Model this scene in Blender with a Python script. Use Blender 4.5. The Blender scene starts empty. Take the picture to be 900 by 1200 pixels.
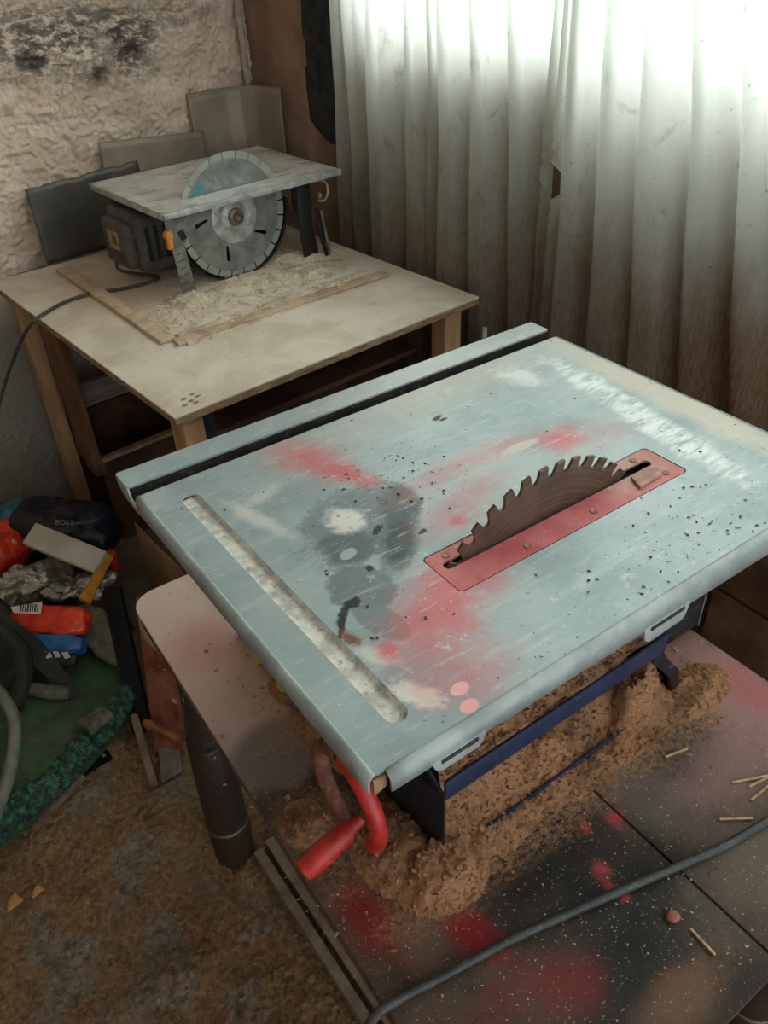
import bpy, bmesh, math, random
from mathutils import Vector, Matrix, noise
random.seed(7)
PI = math.pi
SC = bpy.context.scene
COL = SC.collection
V = Vector

# ------------------------------------------------------------------ camera
FPX = 960.332
YAW, PIT, ROL = 0.593746749, 0.640416884, -0.0451769551
CAM = V((-0.18127322, -0.29777711, 0.92 + 0.49900849))
fw = V((math.cos(PIT)*math.sin(YAW), math.cos(PIT)*math.cos(YAW), -math.sin(PIT)))
r0 = V((math.cos(YAW), -math.sin(YAW), 0)); u0 = r0.cross(fw)
rt = math.cos(ROL)*r0 + math.sin(ROL)*u0
up = -math.sin(ROL)*r0 + math.cos(ROL)*u0
cd = bpy.data.cameras.new('camera'); cam = bpy.data.objects.new('camera', cd); COL.objects.link(cam)
cd.sensor_fit = 'VERTICAL'; cd.sensor_height = 36; cd.sensor_width = 27; cd.lens = FPX/1200*36
cd.clip_start = 0.02
m = Matrix((rt, up, -fw)).transposed().to_4x4(); m.translation = CAM
cam.matrix_world = m
SC.camera = cam

# where a line of sight of the photograph meets a real surface
def ray(x, y): return fw + (x-450)/FPX*rt - (y-600)/FPX*up
def hit(x, y, o, n):
    d = ray(x, y); return CAM + d*((V(o)-CAM).dot(n)/d.dot(n))
def pz(x, y, z): return hit(x, y, (0, 0, z), V((0, 0, 1)))
def pX(x, y, X): return hit(x, y, (X, 0, 0), V((1, 0, 0)))
def pY(x, y, Y): return hit(x, y, (0, Y, 0), V((0, 1, 0)))

# room frame: ux into the window wall, uy into the plaster wall
TH = math.radians(5.2)
ux = V((math.cos(TH), math.sin(TH), 0)); uy = V((-math.sin(TH), math.cos(TH), 0)); uz = V((0, 0, 1))
TF = V((.218, .922, 0))                       # near corner of the plywood table
def TP(i, j, z): return TF + ux*i + uy*j + uz*z
CW = TF + ux*(.748+.10) + uy*(.9+.07)         # wall corner
def RM(a, b, z): return CW - ux*a - uy*b + uz*z
SAWZ, DESKZ, WOODZ = .92, .62, .72

# ------------------------------------------------------------------ materials
def lin(c):
    return tuple(((v/255)/12.92 if v/255 <= .04045 else ((v/255+.055)/1.055)**2.4) for v in c) + (1,)
class G:
    def __init__(s, name, rough=.6, metal=0.0, off=(0, 0, 0), spec=.5):
        s.mat = bpy.data.materials.new(name); s.mat.use_nodes = True
        s.nt = s.mat.node_tree; s.b = s.nt.nodes['Principled BSDF']
        s.out = s.nt.nodes['Material Output']
        s.b.inputs['Roughness'].default_value = rough; s.b.inputs['Metallic'].default_value = metal
        s.b.inputs['Specular IOR Level'].default_value = spec
        tc = s.nt.nodes.new('ShaderNodeTexCoord')
        mp = s.nt.nodes.new('ShaderNodeVectorMath'); mp.operation = 'ADD'
        s.nt.links.new(tc.outputs['Object'], mp.inputs[0]); mp.inputs[1].default_value = off
        s.co = mp.outputs[0]
    def L(s, a, b):
        if isinstance(a, (int, float)): b.default_value = a
        elif isinstance(a, tuple): b.default_value = a
        else: s.nt.links.new(a, b)
    def math(s, op, a, b=0.0, c=None, clamp=False):
        n = s.nt.nodes.new('ShaderNodeMath'); n.operation = op; n.use_clamp = clamp
        s.L(a, n.inputs[0]); s.L(b, n.inputs[1])
        if c is not None: s.L(c, n.inputs[2])
        return n.outputs[0]
    def noise(s, scale, detail=4, rough=.55, dist=0.0, stretch=None, co=None):
        n = s.nt.nodes.new('ShaderNodeTexNoise'); n.inputs['Scale'].default_value = scale
        n.inputs['Detail'].default_value = detail; n.inputs['Roughness'].default_value = rough
        n.inputs['Distortion'].default_value = dist
        co = co or s.co
        if stretch:
            v = s.nt.nodes.new('ShaderNodeVectorMath'); v.operation = 'MULTIPLY'
            s.nt.links.new(co, v.inputs[0]); v.inputs[1].default_value = stretch; co = v.outputs[0]
        s.nt.links.new(co, n.inputs['Vector'])
        return n.outputs['Fac']
    def vor(s, scale, feature='F1', rnd=1.0):
        n = s.nt.nodes.new('ShaderNodeTexVoronoi'); n.feature = feature; n.inputs['Scale'].default_value = scale
        n.inputs['Randomness'].default_value = rnd
        s.nt.links.new(s.co, n.inputs['Vector']); return n.outputs['Distance']
    def ramp(s, v, a, b):                       # 0 at a, 1 at b, smooth
        n = s.nt.nodes.new('ShaderNodeMapRange'); n.interpolation_type = 'SMOOTHSTEP'
        s.L(v, n.inputs['Value']); n.inputs['From Min'].default_value = min(a, b); n.inputs['From Max'].default_value = max(a, b)
        if a > b: n.inputs['To Min'].default_value = 1; n.inputs['To Max'].default_value = 0
        return n.outputs['Result']
    def mix(s, f, a, b):
        n = s.nt.nodes.new('ShaderNodeMix'); n.data_type = 'RGBA'
        s.L(f, n.inputs[0]); s.L(a, n.inputs[6]); s.L(b, n.inputs[7]); return n.outputs[2]
    def xyz(s):
        n = s.nt.nodes.new('ShaderNodeSeparateXYZ'); s.nt.links.new(s.co, n.inputs[0]); return n.outputs
    def spot(s, x, y, rx, ry, ang=0, soft=.35, wob=.5, nscale=30, axes=(0, 1), seed=0):   # a stain with a ragged edge
        o = s.xyz(); dx = s.math('SUBTRACT', o[axes[0]], float(x)); dy = s.math('SUBTRACT', o[axes[1]], float(y))
        c, q = math.cos(ang), math.sin(ang)
        a = s.math('ADD', s.math('MULTIPLY', dx, c/rx), s.math('MULTIPLY', dy, q/rx))
        b = s.math('ADD', s.math('MULTIPLY', dx, -q/ry), s.math('MULTIPLY', dy, c/ry))
        d = s.math('SQRT', s.math('ADD', s.math('MULTIPLY', a, a), s.math('MULTIPLY', b, b)))
        nz = s.noise(nscale, 5, .6, .3)
        d = s.math('ADD', d, s.math('MULTIPLY', s.math('SUBTRACT', nz, .5), wob*2))
        if wob > .25: d = s.math('ADD', d, s.math('MULTIPLY', s.math('SUBTRACT', s.fine(), .5), wob*1.5))
        return s.ramp(d, 1+soft*.5, 1-soft)
    def fine(s):
        if not hasattr(s, '_f'): s._f = s.noise(170, 6, .8)
        return s._f
    def col(s, c): s.L(c, s.b.inputs['Base Color']); return s
    def rough(s, r): s.L(r, s.b.inputs['Roughness']); return s
    def bump(s, h, strength=.5, dist=.002):
        n = s.nt.nodes.new('ShaderNodeBump'); n.inputs['Strength'].default_value = strength
        n.inputs['Distance'].default_value = dist; s.L(h, n.inputs['Height'])
        s.nt.links.new(n.outputs[0], s.b.inputs['Normal']); return s
_mc = {}
def mat(name, c, c2=None, scale=20, rough=.6, metal=0.0, bump=.2, bscale=None, bd=.001, lo=.35, hi=.65, stretch=None, dust=None, dustc=(150, 125, 98)):
    if name in _mc: return _mc[name]
    g = G(name, rough, metal)
    c2 = c2 or tuple(v*.72 for v in c)
    n = g.noise(scale, 5, .6, .2, stretch)
    k = g.mix(g.ramp(n, lo, hi), lin(c2), lin(c))
    if dust:
        k = g.mix(g.math('MULTIPLY', g.ramp(g.noise(scale*2.7, 6, .7), .62-dust*.35, .80-dust*.3), .8), k, lin(dustc))
    g.col(k)
    if bump: g.bump(g.noise(bscale or scale*4, 6, .65, 0, stretch), bump, bd)
    if rough >= .7: g.b.inputs['Specular IOR Level'].default_value = .25
    _mc[name] = g.mat
    return g.mat

# ------------------------------------------------------------------ mesh builder
class MB:
    def __init__(s): s.bm = bmesh.new()
    def _add(s, vs, fs):
        b = [s.bm.verts.new(v) for v in vs]
        for f in fs:
            try: s.bm.faces.new([b[i] for i in f])
            except ValueError: pass
        return s
    def box(s, c, size, X=None, Y=None, Z=None, bev=0.0, seg=2):
        X = V(X or (1, 0, 0)).normalized(); Y = V(Y or (0, 1, 0)).normalized(); Z = V(Z).normalized() if Z else X.cross(Y)
        c = V(c); t = bmesh.new(); vs = []
        for k in (-.5, .5):
            for j in (-.5, .5):
                for i in (-.5, .5):
                    vs.append(t.verts.new(c + X*i*size[0] + Y*j*size[1] + Z*k*size[2]))
        for f in ((0, 2, 3, 1), (4, 5, 7, 6), (0, 1, 5, 4), (2, 6, 7, 3), (0, 4, 6, 2), (1, 3, 7, 5)):
            t.faces.new([vs[i] for i in f])
        if bev: bmesh.ops.bevel(t, geom=t.edges[:], offset=bev, segments=seg, profile=.5, affect='EDGES')
        s.merge(t); return s
    def merge(s, t):
        me = bpy.data.meshes.new('t'); t.to_mesh(me); t.free(); s.bm.from_mesh(me); bpy.data.meshes.remove(me)
    def bar(s, p0, p1, w, h, upv=(0, 0, 1), bev=0.0):
        p0, p1 = V(p0), V(p1); d = p1-p0; X = d.normalized(); Y = V(upv).cross(X)
        if Y.length < 1e-4: Y = V((1, 0, 0)).cross(X)
        Y.normalize(); s.box((p0+p1)/2, (d.length, w, h), X, Y, None, bev); return s
    def hexa(s, p):                              # eight corners: bottom loop 0-3, top loop 4-7
        return s._add(p, ((3, 2, 1, 0), (4, 5, 6, 7), (0, 1, 5, 4), (1, 2, 6, 5), (2, 3, 7, 6), (3, 0, 4, 7)))
    def prism(s, poly, vec, bev=0.0):            # 3-D outline pushed along vec
        t = bmesh.new(); vec = V(vec)
        a = [t.verts.new(V(p)) for p in poly]; b = [t.verts.new(V(p)+vec) for p in poly]; n = len(poly)
        t.faces.new(a[::-1]); t.faces.new(b)
        for i in range(n): t.faces.new((a[i], a[(i+1) % n], b[(i+1) % n], b[i]))
        bmesh.ops.recalc_face_normals(t, faces=t.faces[:])
        if bev: bmesh.ops.bevel(t, geom=t.edges[:], offset=bev, segments=2, profile=.5, affect='EDGES')
        s.merge(t); return s
    def tube(s, pts, r, n=10, cap=True):
        pts = [V(p) for p in pts]; rs = r if isinstance(r, (list, tuple)) else [r]*len(pts)
        rings = []; prev = None
        for i, p in enumerate(pts):
            t = (pts[min(i+1, len(pts)-1)] - pts[max(i-1, 0)]).normalized()
            if prev is None:
                a = t.orthogonal().normalized()
            else:
                a = (prev - t*prev.dot(t)).normalized()
            prev = a; b = t.cross(a)
            rings.append([s.bm.verts.new(p + (a*math.cos(2*PI*k/n) + b*math.sin(2*PI*k/n))*rs[i]) for k in range(n)])
        for i in range(len(rings)-1):
            for k in range(n): s.bm.faces.new((rings[i][k], rings[i][(k+1) % n], rings[i+1][(k+1) % n], rings[i+1][k]))
        if cap: s.bm.faces.new(rings[0][::-1]); s.bm.faces.new(rings[-1])
        return s
    def lathe(s, prof, o, ax=(0, 0, 1), n=32):   # prof: (radius, height) from bottom to top
        ax = V(ax).normalized(); a = ax.orthogonal().normalized(); b = ax.cross(a); o = V(o); rings = []
        for r, h in prof:
            rings.append([s.bm.verts.new(o + ax*h + (a*math.cos(2*PI*k/n)+b*math.sin(2*PI*k/n))*max(r, 1e-5)) for k in range(n)])
        for i in range(len(rings)-1):
            for k in range(n): s.bm.faces.new((rings[i][k], rings[i][(k+1) % n], rings[i+1][(k+1) % n], rings[i+1][k]))
        s.bm.faces.new(rings[0][::-1]); s.bm.faces.new(rings[-1]); return s
    def grid(s, fn, nu, nv, closed=False):
        vs = [[s.bm.verts.new(V(fn(i/nu, j/nv))) for j in range(nv+1)] for i in range(nu+1)]
        for i in range(nu):
            for j in range(nv): s.bm.faces.new((vs[i][j], vs[i+1][j], vs[i+1][j+1], vs[i][j+1]))
        return s
    def blob(s, c, X, Y, Z, e=.5, n=28, amp=0.0, nscale=12, seed=0, crease=0.0):   # squashed super-ellipsoid with crumples
        c, X, Y, Z = V(c), V(X), V(Y), V(Z); sg = lambda v, p: math.copysign(abs(v)**p, v)
        t = bmesh.new(); rows = []
        for i in range(1, n):
            ph = -PI/2 + PI*i/n; row = []
            for k in range(2*n):
                th = 2*PI*k/(2*n)
                x = sg(math.cos(ph), e)*sg(math.cos(th), e); y = sg(math.cos(ph), e)*sg(math.sin(th), e); z = sg(math.sin(ph), e)
                p = X*x + Y*y + Z*z
                q = (c+p)*nscale + V((seed*7.3, seed*3.1, seed))
                dsp = amp*noise.fractal(q, 1.0, 2.2, 4)
                if crease: dsp -= crease*(1-abs(noise.noise(q*.9+V((9, 4, 2)))))**4
                row.append(t.verts.new(c + p + p.normalized()*dsp))
            rows.append(row)
        for i in range(len(rows)-1):
            for k in range(2*n): t.faces.new((rows[i][k], rows[i][(k+1) % (2*n)], rows[i+1][(k+1) % (2*n)], rows[i+1][k]))
        t.faces.new(rows[0][::-1]); t.faces.new(rows[-1])
        s.merge(t); return s
    def build(s, name, material, parent=None, smooth=35, solid=0.0, origin=None):
        bm = s.bm
        bmesh.ops.recalc_face_normals(bm, faces=bm.faces[:]) if not solid else None
        o3 = V((0, 0, 0)) if parent is None else parent['_o'] if False else PO.get(parent.name, V((0, 0, 0)))
        if origin is not None: o3 = V(origin)
        bmesh.ops.translate(bm, verts=bm.verts[:], vec=-o3)
        me = bpy.data.meshes.new(name); bm.to_mesh(me); bm.free()
        if smooth:
            me.polygons.foreach_set('use_smooth', [True]*len(me.polygons))
            try: me.set_sharp_from_angle(angle=math.radians(smooth))
            except Exception: pass
        o = bpy.data.objects.new(name, me); COL.objects.link(o)
        if material: me.materials.append(material)
        if parent: o.parent = parent; PO[o.name] = o3
        else: o.location = o3; PO[o.name] = o3
        if solid:
            md = o.modifiers.new('solid', 'SOLIDIFY'); md.thickness = solid; md.offset = 0
        return o
PO = {}
def thing(name, loc, label, cat, group=None):
    o = bpy.data.objects.new(name, None); COL.objects.link(o); o.location = V(loc); o.empty_display_size = .05
    PO[o.name] = V(loc); return tag(o, label, cat, group)
def tag(o, label, cat, group=None, kind=None):
    o['label'] = label; o['category'] = cat
    if group: o['group'] = group
    if kind: o['kind'] = kind
    return o
def struct(o): o['kind'] = 'structure'; return o
def fill2d(polys, z0, z1):                       # flat plate with holes: first outline is the outside
    cu = bpy.data.curves.new('c', 'CURVE'); cu.dimensions = '2D'; cu.fill_mode = 'BOTH'
    for p in polys:
        sp = cu.splines.new('POLY'); sp.points.add(len(p)-1); sp.use_cyclic_u = True
        for i, q in enumerate(p): sp.points[i].co = (q[0], q[1], 0, 1)
    cu.extrude = (z1-z0)/2
    ob = bpy.data.objects.new('c', cu); COL.objects.link(ob)
    dg = bpy.context.evaluated_depsgraph_get(); me = bpy.data.meshes.new_from_object(ob.evaluated_get(dg))
    bpy.data.objects.remove(ob); bpy.data.curves.remove(cu)
    b = MB(); b.bm.from_mesh(me); bpy.data.meshes.remove(me)
    bmesh.ops.translate(b.bm, verts=b.bm.verts[:], vec=(0, 0, (z0+z1)/2)); bmesh.ops.remove_doubles(b.bm, verts=b.bm.verts[:], dist=1e-5)
    return b
def rrect(x0, x1, y0, y1, r, n=6, rs=None):
    rs = rs or (r, r, r, r); out = []
    for (cx, cy, a0, q) in ((x1, y1, 0, rs[0]), (x0, y1, 90, rs[1]), (x0, y0, 180, rs[2]), (x1, y0, 270, rs[3])):
        sx = -1 if cx == x1 else 1; sy = -1 if cy == y1 else 1
        for k in range(n+1):
            a = math.radians(a0 + 90*k/n); out.append((cx + sx*q + q*math.cos(a), cy + sy*q + q*math.sin(a)))
    return out
def smooth01(t): t = max(0., min(1., t)); return t*t*(3-2*t)
def catmull(pts, k=8):
    pts = [V(p) for p in pts]; P = [pts[0]*2-pts[1]] + pts + [pts[-1]*2-pts[-2]]; out = []
    for i in range(1, len(P)-2):
        for j in range(k):
            t = j/k; a, b, c, d = P[i-1], P[i], P[i+1], P[i+2]
            out.append(.5*((2*b) + (c-a)*t + (2*a-5*b+4*c-d)*t*t + (3*b-a-3*c+d)*t**3))
    out.append(pts[-1]); return out
def fbm(p, o=5): return noise.fractal(V(p), 1.0, 2.1, o)


WORLD, SKY, EXPO = 1.35, 205, 0.5
# ================================================================== SETTING
def M_floor():
    g = G('floor_concrete', .85)
    n = g.noise(5, 7, .65, .4); k = g.mix(g.ramp(n, .38, .62), lin((112, 90, 68)), lin((134, 122, 106)))
    k = g.mix(g.ramp(g.noise(46, 6, .7), .52, .72), k, lin((164, 132, 96)))
    k = g.mix(g.math('MULTIPLY', g.ramp(g.noise(16, 5, .7, .5), .56, .7), .6), k, lin((70, 52, 38)))
    g.col(k); g.bump(g.noise(60, 8, .7), .6, .006); return g.mat
def M_plaster():
    g = G('rough_plaster', .92)          # object space = room space: x is the distance from the corner, z the height
    o = g.xyz()
    n = g.noise(9, 6, .6, .3)
    k = g.mix(g.ramp(n, .35, .68), lin((204, 180, 160)), lin((232, 212, 194)))
    k = g.mix(g.math('MULTIPLY', g.ramp(g.noise(46, 6, .75), .55, .74), .45), k, lin((150, 130, 112)))
    # soot sprayed along the upper part, dabs of black
    soot = g.math('MULTIPLY', g.ramp(g.noise(38, 6, .75, .6, (.7, 1, 1.4)), .40, .56), .85)
    for (x, z, rx, rz, f) in ((-.56, 1.165, .24, .065, .95), (-.50, 1.225, .32, .06, .85), (-.335, 1.16, .075, .085, .95), (-.20, 1.21, .16, .06, .45), (-.42, 1.09, .16, .03, .4)):
        mk = g.spot(x, z, rx, rz, 0, .8, .55, 14, (0, 2))
        k = g.mix(g.math('MULTIPLY', g.math('MULTIPLY', mk, soot), f), k, lin((58, 54, 50)))
    for (x, z, r) in ((-.60, 1.16, .026), (-.435, 1.112, .028), (-.57, 1.147, .018), (-.345, 1.15, .02)):
        k = g.mix(g.math('MULTIPLY', g.spot(x, z, r*1.3, r, .3, .8, .7, 60, (0, 2)), .85), k, lin((40, 37, 34)))
    # bare grey cement below the plaster
    low = g.math('ADD', o[2], g.math('MULTIPLY', g.noise(7, 4), .12))
    k = g.mix(g.ramp(low, .74, .60), k, lin((150, 142, 132)))
    g.col(k)
    h = g.math('ADD', g.math('MULTIPLY', g.noise(38, 8, .7, .6), 1.0), g.math('MULTIPLY', g.noise(110, 4, .6), .35))
    g.bump(h, .75, .012); return g.mat
def M_brownwall():
    g = G('brown_wall', .85)
    k = g.mix(g.ramp(g.noise(7, 6, .6, .4), .35, .65), lin((128, 98, 80)), lin((158, 128, 108)))
    # torn black coating beside the curtain
    k2 = g.spot(-.335, 1.18, .085, .30, 0, .12, .16, 18, (0, 2))
    g.col(g.mix(k2, k, lin((46, 46, 46)))); g.bump(g.noise(40, 6, .7), .4, .004); return g.mat

def roomspace(o):                                # mesh laid out in room axes (x from the corner, y towards uy)
    o.location = CW; o.rotation_euler = (0, 0, TH)
# floor
b = MB()
b.grid(lambda u, v: (-3.2+u*3.35, -3.6+v*3.75, 0), 40, 40)
o = b.build('floor', M_floor(), smooth=0); roomspace(o); struct(o)
# plaster wall: real lumps
def plaster(u, v):
    x = -3.2 + u*3.2; z = v*2.6
    if u > .55: x = -3.2+3.2*u
    d = .012*fbm((x*7, 3, z*7), 4) + .007*fbm((x*26+2*noise.noise(V((x*9, 1, z*9))), 9, z*30), 5) + .0085*abs(noise.noise(V((x*48, 2, z*52)))) + .005*noise.noise(V((x*95, 4, z*95)))
    if z < .66: d *= .35
    return (x, -d-.004*(1 if z > .7 else 0), z)
b = MB(); b.grid(lambda u, v: plaster(.0+u*.6, v), 60, 120); b.grid(lambda u, v: plaster(.6+u*.4, v*.58), 420, 460); b.grid(lambda u, v: plaster(.6+u*.4, .58+v*.42), 60, 60)
b.box((-1.6, .08, 1.3), (3.2, .1, 2.6))
o = b.build('wall_left', M_plaster()); roomspace(o); struct(o)
# window wall with its opening
bw = M_brownwall()
b = MB(); SILL, HEAD, W0, W1 = 1.19, 2.35, .50, 2.9     # W0, W1: along the wall from the corner
b.box((.06, -1.8, SILL/2), (.12, 3.6, SILL))
b.box((.06, -1.8, (HEAD+2.6)/2), (.12, 3.6, 2.6-HEAD))
b.box((.06, -W0/2, (SILL+HEAD)/2), (.12, W0, HEAD-SILL)); b.box((.06, -(W1+3.6)/2, (SILL+HEAD)/2), (.12, 3.6-W1, HEAD-SILL))
b.box((.10, .05, 1.3), (.2, .1, 2.6))
def skim(u, v):
    y = -u*.46; z = .3+v*1.3
    return (-.003-.004*fbm((y*12, 5, z*12)), y, z)
b.grid(skim, 60, 120)
# thicker lumpy torn coat
def coat(u, v):
    y = -.262 - .15*u + .012*fbm((3, v*9, 1)); z = .97+v*.6 - .05*(1-v)*math.sin(u*2.2)
    e = min(u, 1-u, v*3)*8; return (-.004-.010*smooth01(e)-.005*fbm((y*40, 2, z*40)), y, z)
ob = b.build('wall_right', bw, smooth=30); 
# material coords: x must run along the wall for the stain, so keep a copy of the colour in wall axes
roomspace(ob); struct(ob)
cb = MB(); cb.grid(coat, 30, 60)
cm = mat('torn_black_coat', (58, 58, 57), (34, 34, 34), 30, .8, 0, .6, 60, .004)
o = cb.build('trim_1', cm); roomspace(o); struct(o); o['label'] = 'torn strip of black coating on the brown wall beside the curtain'
# ceiling
b = MB(); b.box((-1.53, -1.75, 2.65), (3.35, 3.7, .1)); o = b.build('ceiling', mat('ceiling_paint', (196, 186, 172), (176, 166, 152), 6, .9), smooth=0); roomspace(o); struct(o)
# unseen side wall left of the camera, added to keep light off the left pile
b = MB(); b.box((-2.35, -1.8, 1.3), (.1, 3.6, 2.6)); o = b.build('wall_light_block', mat('light_block_plaster', (170, 152, 136), (150, 132, 116), 5, .9, 0, .4, 40, .004), smooth=0); roomspace(o); struct(o)
# window
fm = mat('window_paint', (150, 148, 140), (120, 116, 108), 20, .6)
b = MB(); yc = -(W0+W1)/2; zc = (SILL+HEAD)/2
for y in (-W0-.02, -W1+.02): b.box((.07, y, zc), (.05, .04, HEAD-SILL), bev=.004)
for z in (SILL+.02, HEAD-.02): b.box((.07, yc, z), (.05, W1-W0-.08, .04), bev=.004)
for k in (1, 2): b.box((.07, -W0-(W1-W0)*k/3, zc), (.045, .035, HEAD-SILL-.08), bev=.004)
o = b.build('window_1', fm); roomspace(o); struct(o); wroot = o
gg = G('window_glass', .05); tr = gg.nt.nodes.new('ShaderNodeBsdfTransparent'); gl = gg.nt.nodes.new('ShaderNodeBsdfGlossy'); gl.inputs['Roughness'].default_value = .05
mx = gg.nt.nodes.new('ShaderNodeMixShader'); mx.inputs[0].default_value = .07
gg.nt.links.new(tr.outputs[0], mx.inputs[1]); gg.nt.links.new(gl.outputs[0], mx.inputs[2]); gg.nt.links.new(mx.outputs[0], gg.out.inputs['Surface'])
for k in range(3):
    y0 = -W0-(W1-W0)*k/3; y1 = -W0-(W1-W0)*(k+1)/3
    b = MB(); b.box((.07, (y0+y1)/2, zc), (.005, abs(y1-y0)-.04, HEAD-SILL-.08))
    o = b.build('pane', gg.mat, smooth=0); o.parent = wroot
# pale pipe in the corner
b = MB(); b.tube([(-.028, -.022, .74), (-.032, -.022, 1.3), (-.034, -.022, 2.6)], .0095, 14)
for z in (1.45, 2.2): b.lathe([(.012, 0), (.012, .02)], (-.033, -.022, z), (0, 0, 1), 14)
o = b.build('wall_pipe', mat('pipe_paint', (178, 164, 148), (150, 134, 118), 40, .6)); roomspace(o)
tag(o, 'thin pale vertical pipe running down the wall corner behind the steel sheets', 'pipe')

# ------------------------------------------------------------------ curtains
def M_curtain():
    g = G('dirty_net_curtain', .9); o = g.xyz()
    g.nt.nodes.remove(g.b)
    warp = g.math('ADD', o[2], g.math('MULTIPLY', g.math('SUBTRACT', g.noise(5, 5, .6, .4, (1, 1.6, .6)), .5), .32))
    k = g.mix(g.ramp(warp, 1.06, .74), lin((206, 212, 204)), lin((148, 138, 122)))
    k = g.mix(g.ramp(warp, .80, .46), k, lin((112, 90, 68)))
    rust = g.math('MULTIPLY', g.ramp(g.math('ADD', o[1], g.math('MULTIPLY', g.noise(4, 4), .3)), -1.0, -1.4), g.ramp(warp, 1.0, .72)); k = g.mix(g.math('MULTIPLY', rust, .75), k, lin((136, 98, 62)))
    k = g.mix(g.math('MULTIPLY', g.ramp(g.noise(13, 6, .7, .6), .55, .72), .40), k, lin((92, 80, 66)))
    k = g.mix(g.math('MULTIPLY', g.ramp(g.noise(90, 3, .7), .66, .74), .5), k, lin((60, 50, 42)))
    k = g.mix(g.math('MULTIPLY', g.ramp(g.noise(300, 2, .6, 0, (1, 1, .12)), .35, .65), .14), k, lin((235, 230, 218)))
    df = g.nt.nodes.new('ShaderNodeBsdfDiffuse'); tl = g.nt.nodes.new('ShaderNodeBsdfTranslucent')
    tp = g.nt.nodes.new('ShaderNodeBsdfTransparent')
    for n in (df, tl): g.nt.links.new(k, n.inputs['Color'])
    bp = g.nt.nodes.new('ShaderNodeBump'); bp.inputs['Strength'].default_value = .35; bp.inputs['Distance'].default_value = .004
    g.nt.links.new(g.noise(35, 5, .6, .2, (1, 1.5, .5)), bp.inputs['Height']); g.nt.links.new(bp.outputs[0], df.inputs['Normal'])
    a = g.nt.nodes.new('ShaderNodeMixShader'); a.inputs[0].default_value = .50
    g.nt.links.new(df.outputs[0], a.inputs[1]); g.nt.links.new(tl.outputs[0], a.inputs[2])
    c = g.nt.nodes.new('ShaderNodeMixShader'); c.inputs[0].default_value = .05
    g.nt.links.new(a.outputs[0], c.inputs[1]); g.nt.links.new(tp.outputs[0], c.inputs[2])
    g.nt.links.new(c.outputs[0], g.out.inputs['Surface']); return g.mat
CM = M_curtain()
def curtain(name, b0, b1, folds, a0, label, seed):
    # folds: (position along the wall at z=1.25, same at z=.45, height of the pleat, half width)
    def f(u, v):
        z = .02 + 2.56*v; gap = math.exp(-((z-.985)/.055)**2)
        bb = b0 + (b1-b0)*u
        if seed < 3: bb -= .050*gap*smooth01((bb-1.06)/.09)     # the two panels gape a little here
        else: bb += .036*gap*smooth01((1.20-bb)/.08)
        t = (z-.45)/.8
        off = .006*math.sin(bb*21+seed) + .010*noise.noise(V((bb*5, z*.8, seed))) + .004*noise.noise(V((bb*18, z*2.2, seed)))
        sh = 0
        for (p1, p0, h, w) in folds:
            p = p0 + (p1-p0)*t + .008*noise.noise(V((z*3.2, p1*9, seed)))
            w_ = 1.75*w*(.75+.35*noise.noise(V((z*2.3, p1*5, seed+3)))); d = (bb-p)/w_
            if abs(d) < 1.5: sh += w_*(d*d*d-1.25*d) - w_*d      # cloth doubled back on itself
            off += h*1.1*(.5+.5*math.tanh(1.7*d))*math.exp(-max(0, d-1)/2.2)
        flare = .012*max(0, .5-z)*math.sin(bb*33+seed)
        return (-(a0+off+flare), -(bb+sh), z)
    b = MB(); b.grid(f, int((b1-b0)*640), 110)
    o = b.build(name, CM, smooth=180); roomspace(o)
    return tag(o, label, 'curtain', 'window curtains')
curtain('curtain', .415, 1.150, [(.435, .345+.075, .012, .012), (.490, .49, .020, .012), (.602, .575, .026, .013), (.705, .695, .020, .012), (.762, .765, .016, .010), (.815, .818, .030, .013), (.900, .925, .022, .012), (.996, 1.045, .030, .013), (1.087, 1.100, .020, .012)],
        .040, 'dirty white net curtain left of the dark slit, hanging behind the plywood table', 1.0)
curtain('curtain', 1.120, 2.75, [(1.135, 1.14, .014, .012), (1.170, 1.185, .026, .012), (1.235, 1.30, .028, .013), (1.312, 1.405, .030, .013), (1.398, 1.52, .034, .014), (1.475, 1.64, .032, .014), (1.58, 1.74, .03, .014), (1.70, 1.84, .03, .014), (1.83, 1.93, .03, .014), (1.98, 2.04, .03, .014), (2.15, 2.17, .03, .014), (2.35, 2.35, .03, .014), (2.55, 2.55, .03, .014)],
        .072, 'dirty net curtain right of the dark slit, browned towards its hem, behind the near saw', 5.0)

# ------------------------------------------------------------------ steel sheets standing behind the plywood table
sm = mat('grey_sheet_steel', (156, 144, 128), (130, 118, 102), 8, .5, .2, .1, 60, .0006, dust=.25, dustc=(150, 132, 112))
sd = mat('dark_sheet_steel', (92, 88, 82), (68, 64, 58), 8, .45, .25, .1, 60, .0006)
def sheet(path, z0, z1, material, name, label, tear=None):
    b = MB(); n = len(path)
    def f(u, v):
        i = min(int(u*(n-1)), n-2); t = u*(n-1)-i
        q = V(path[i]).lerp(V(path[i+1]), t); zt = z1[0]+(z1[1]-z1[0])*u
        if tear: zt += tear*fbm((u*8, 1, 3), 3)*.5
        z = z0 + (zt-z0)*v
        lean = .018*(z-z0)/.3
        return (q[0], q[1]+lean*(1-abs(q[2]) if len(q) > 2 else 1), z)
    b.grid(f, max(24, 6*n), 14)
    o = b.build(name, material, solid=.002); roomspace(o); return tag(o, label, 'metal sheet', 'steel sheets behind the plywood table')
ZT = WOODZ+.002
sheet([(-.70, -.062, 0), (-.60, -.060, 0), (-.50, -.058, 0), (-.40, -.056, 0)], ZT, (.900, .910), sd, 'steel_sheet', 'lowest darkest steel sheet with a torn top edge, at the left against the plaster', .010)
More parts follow.
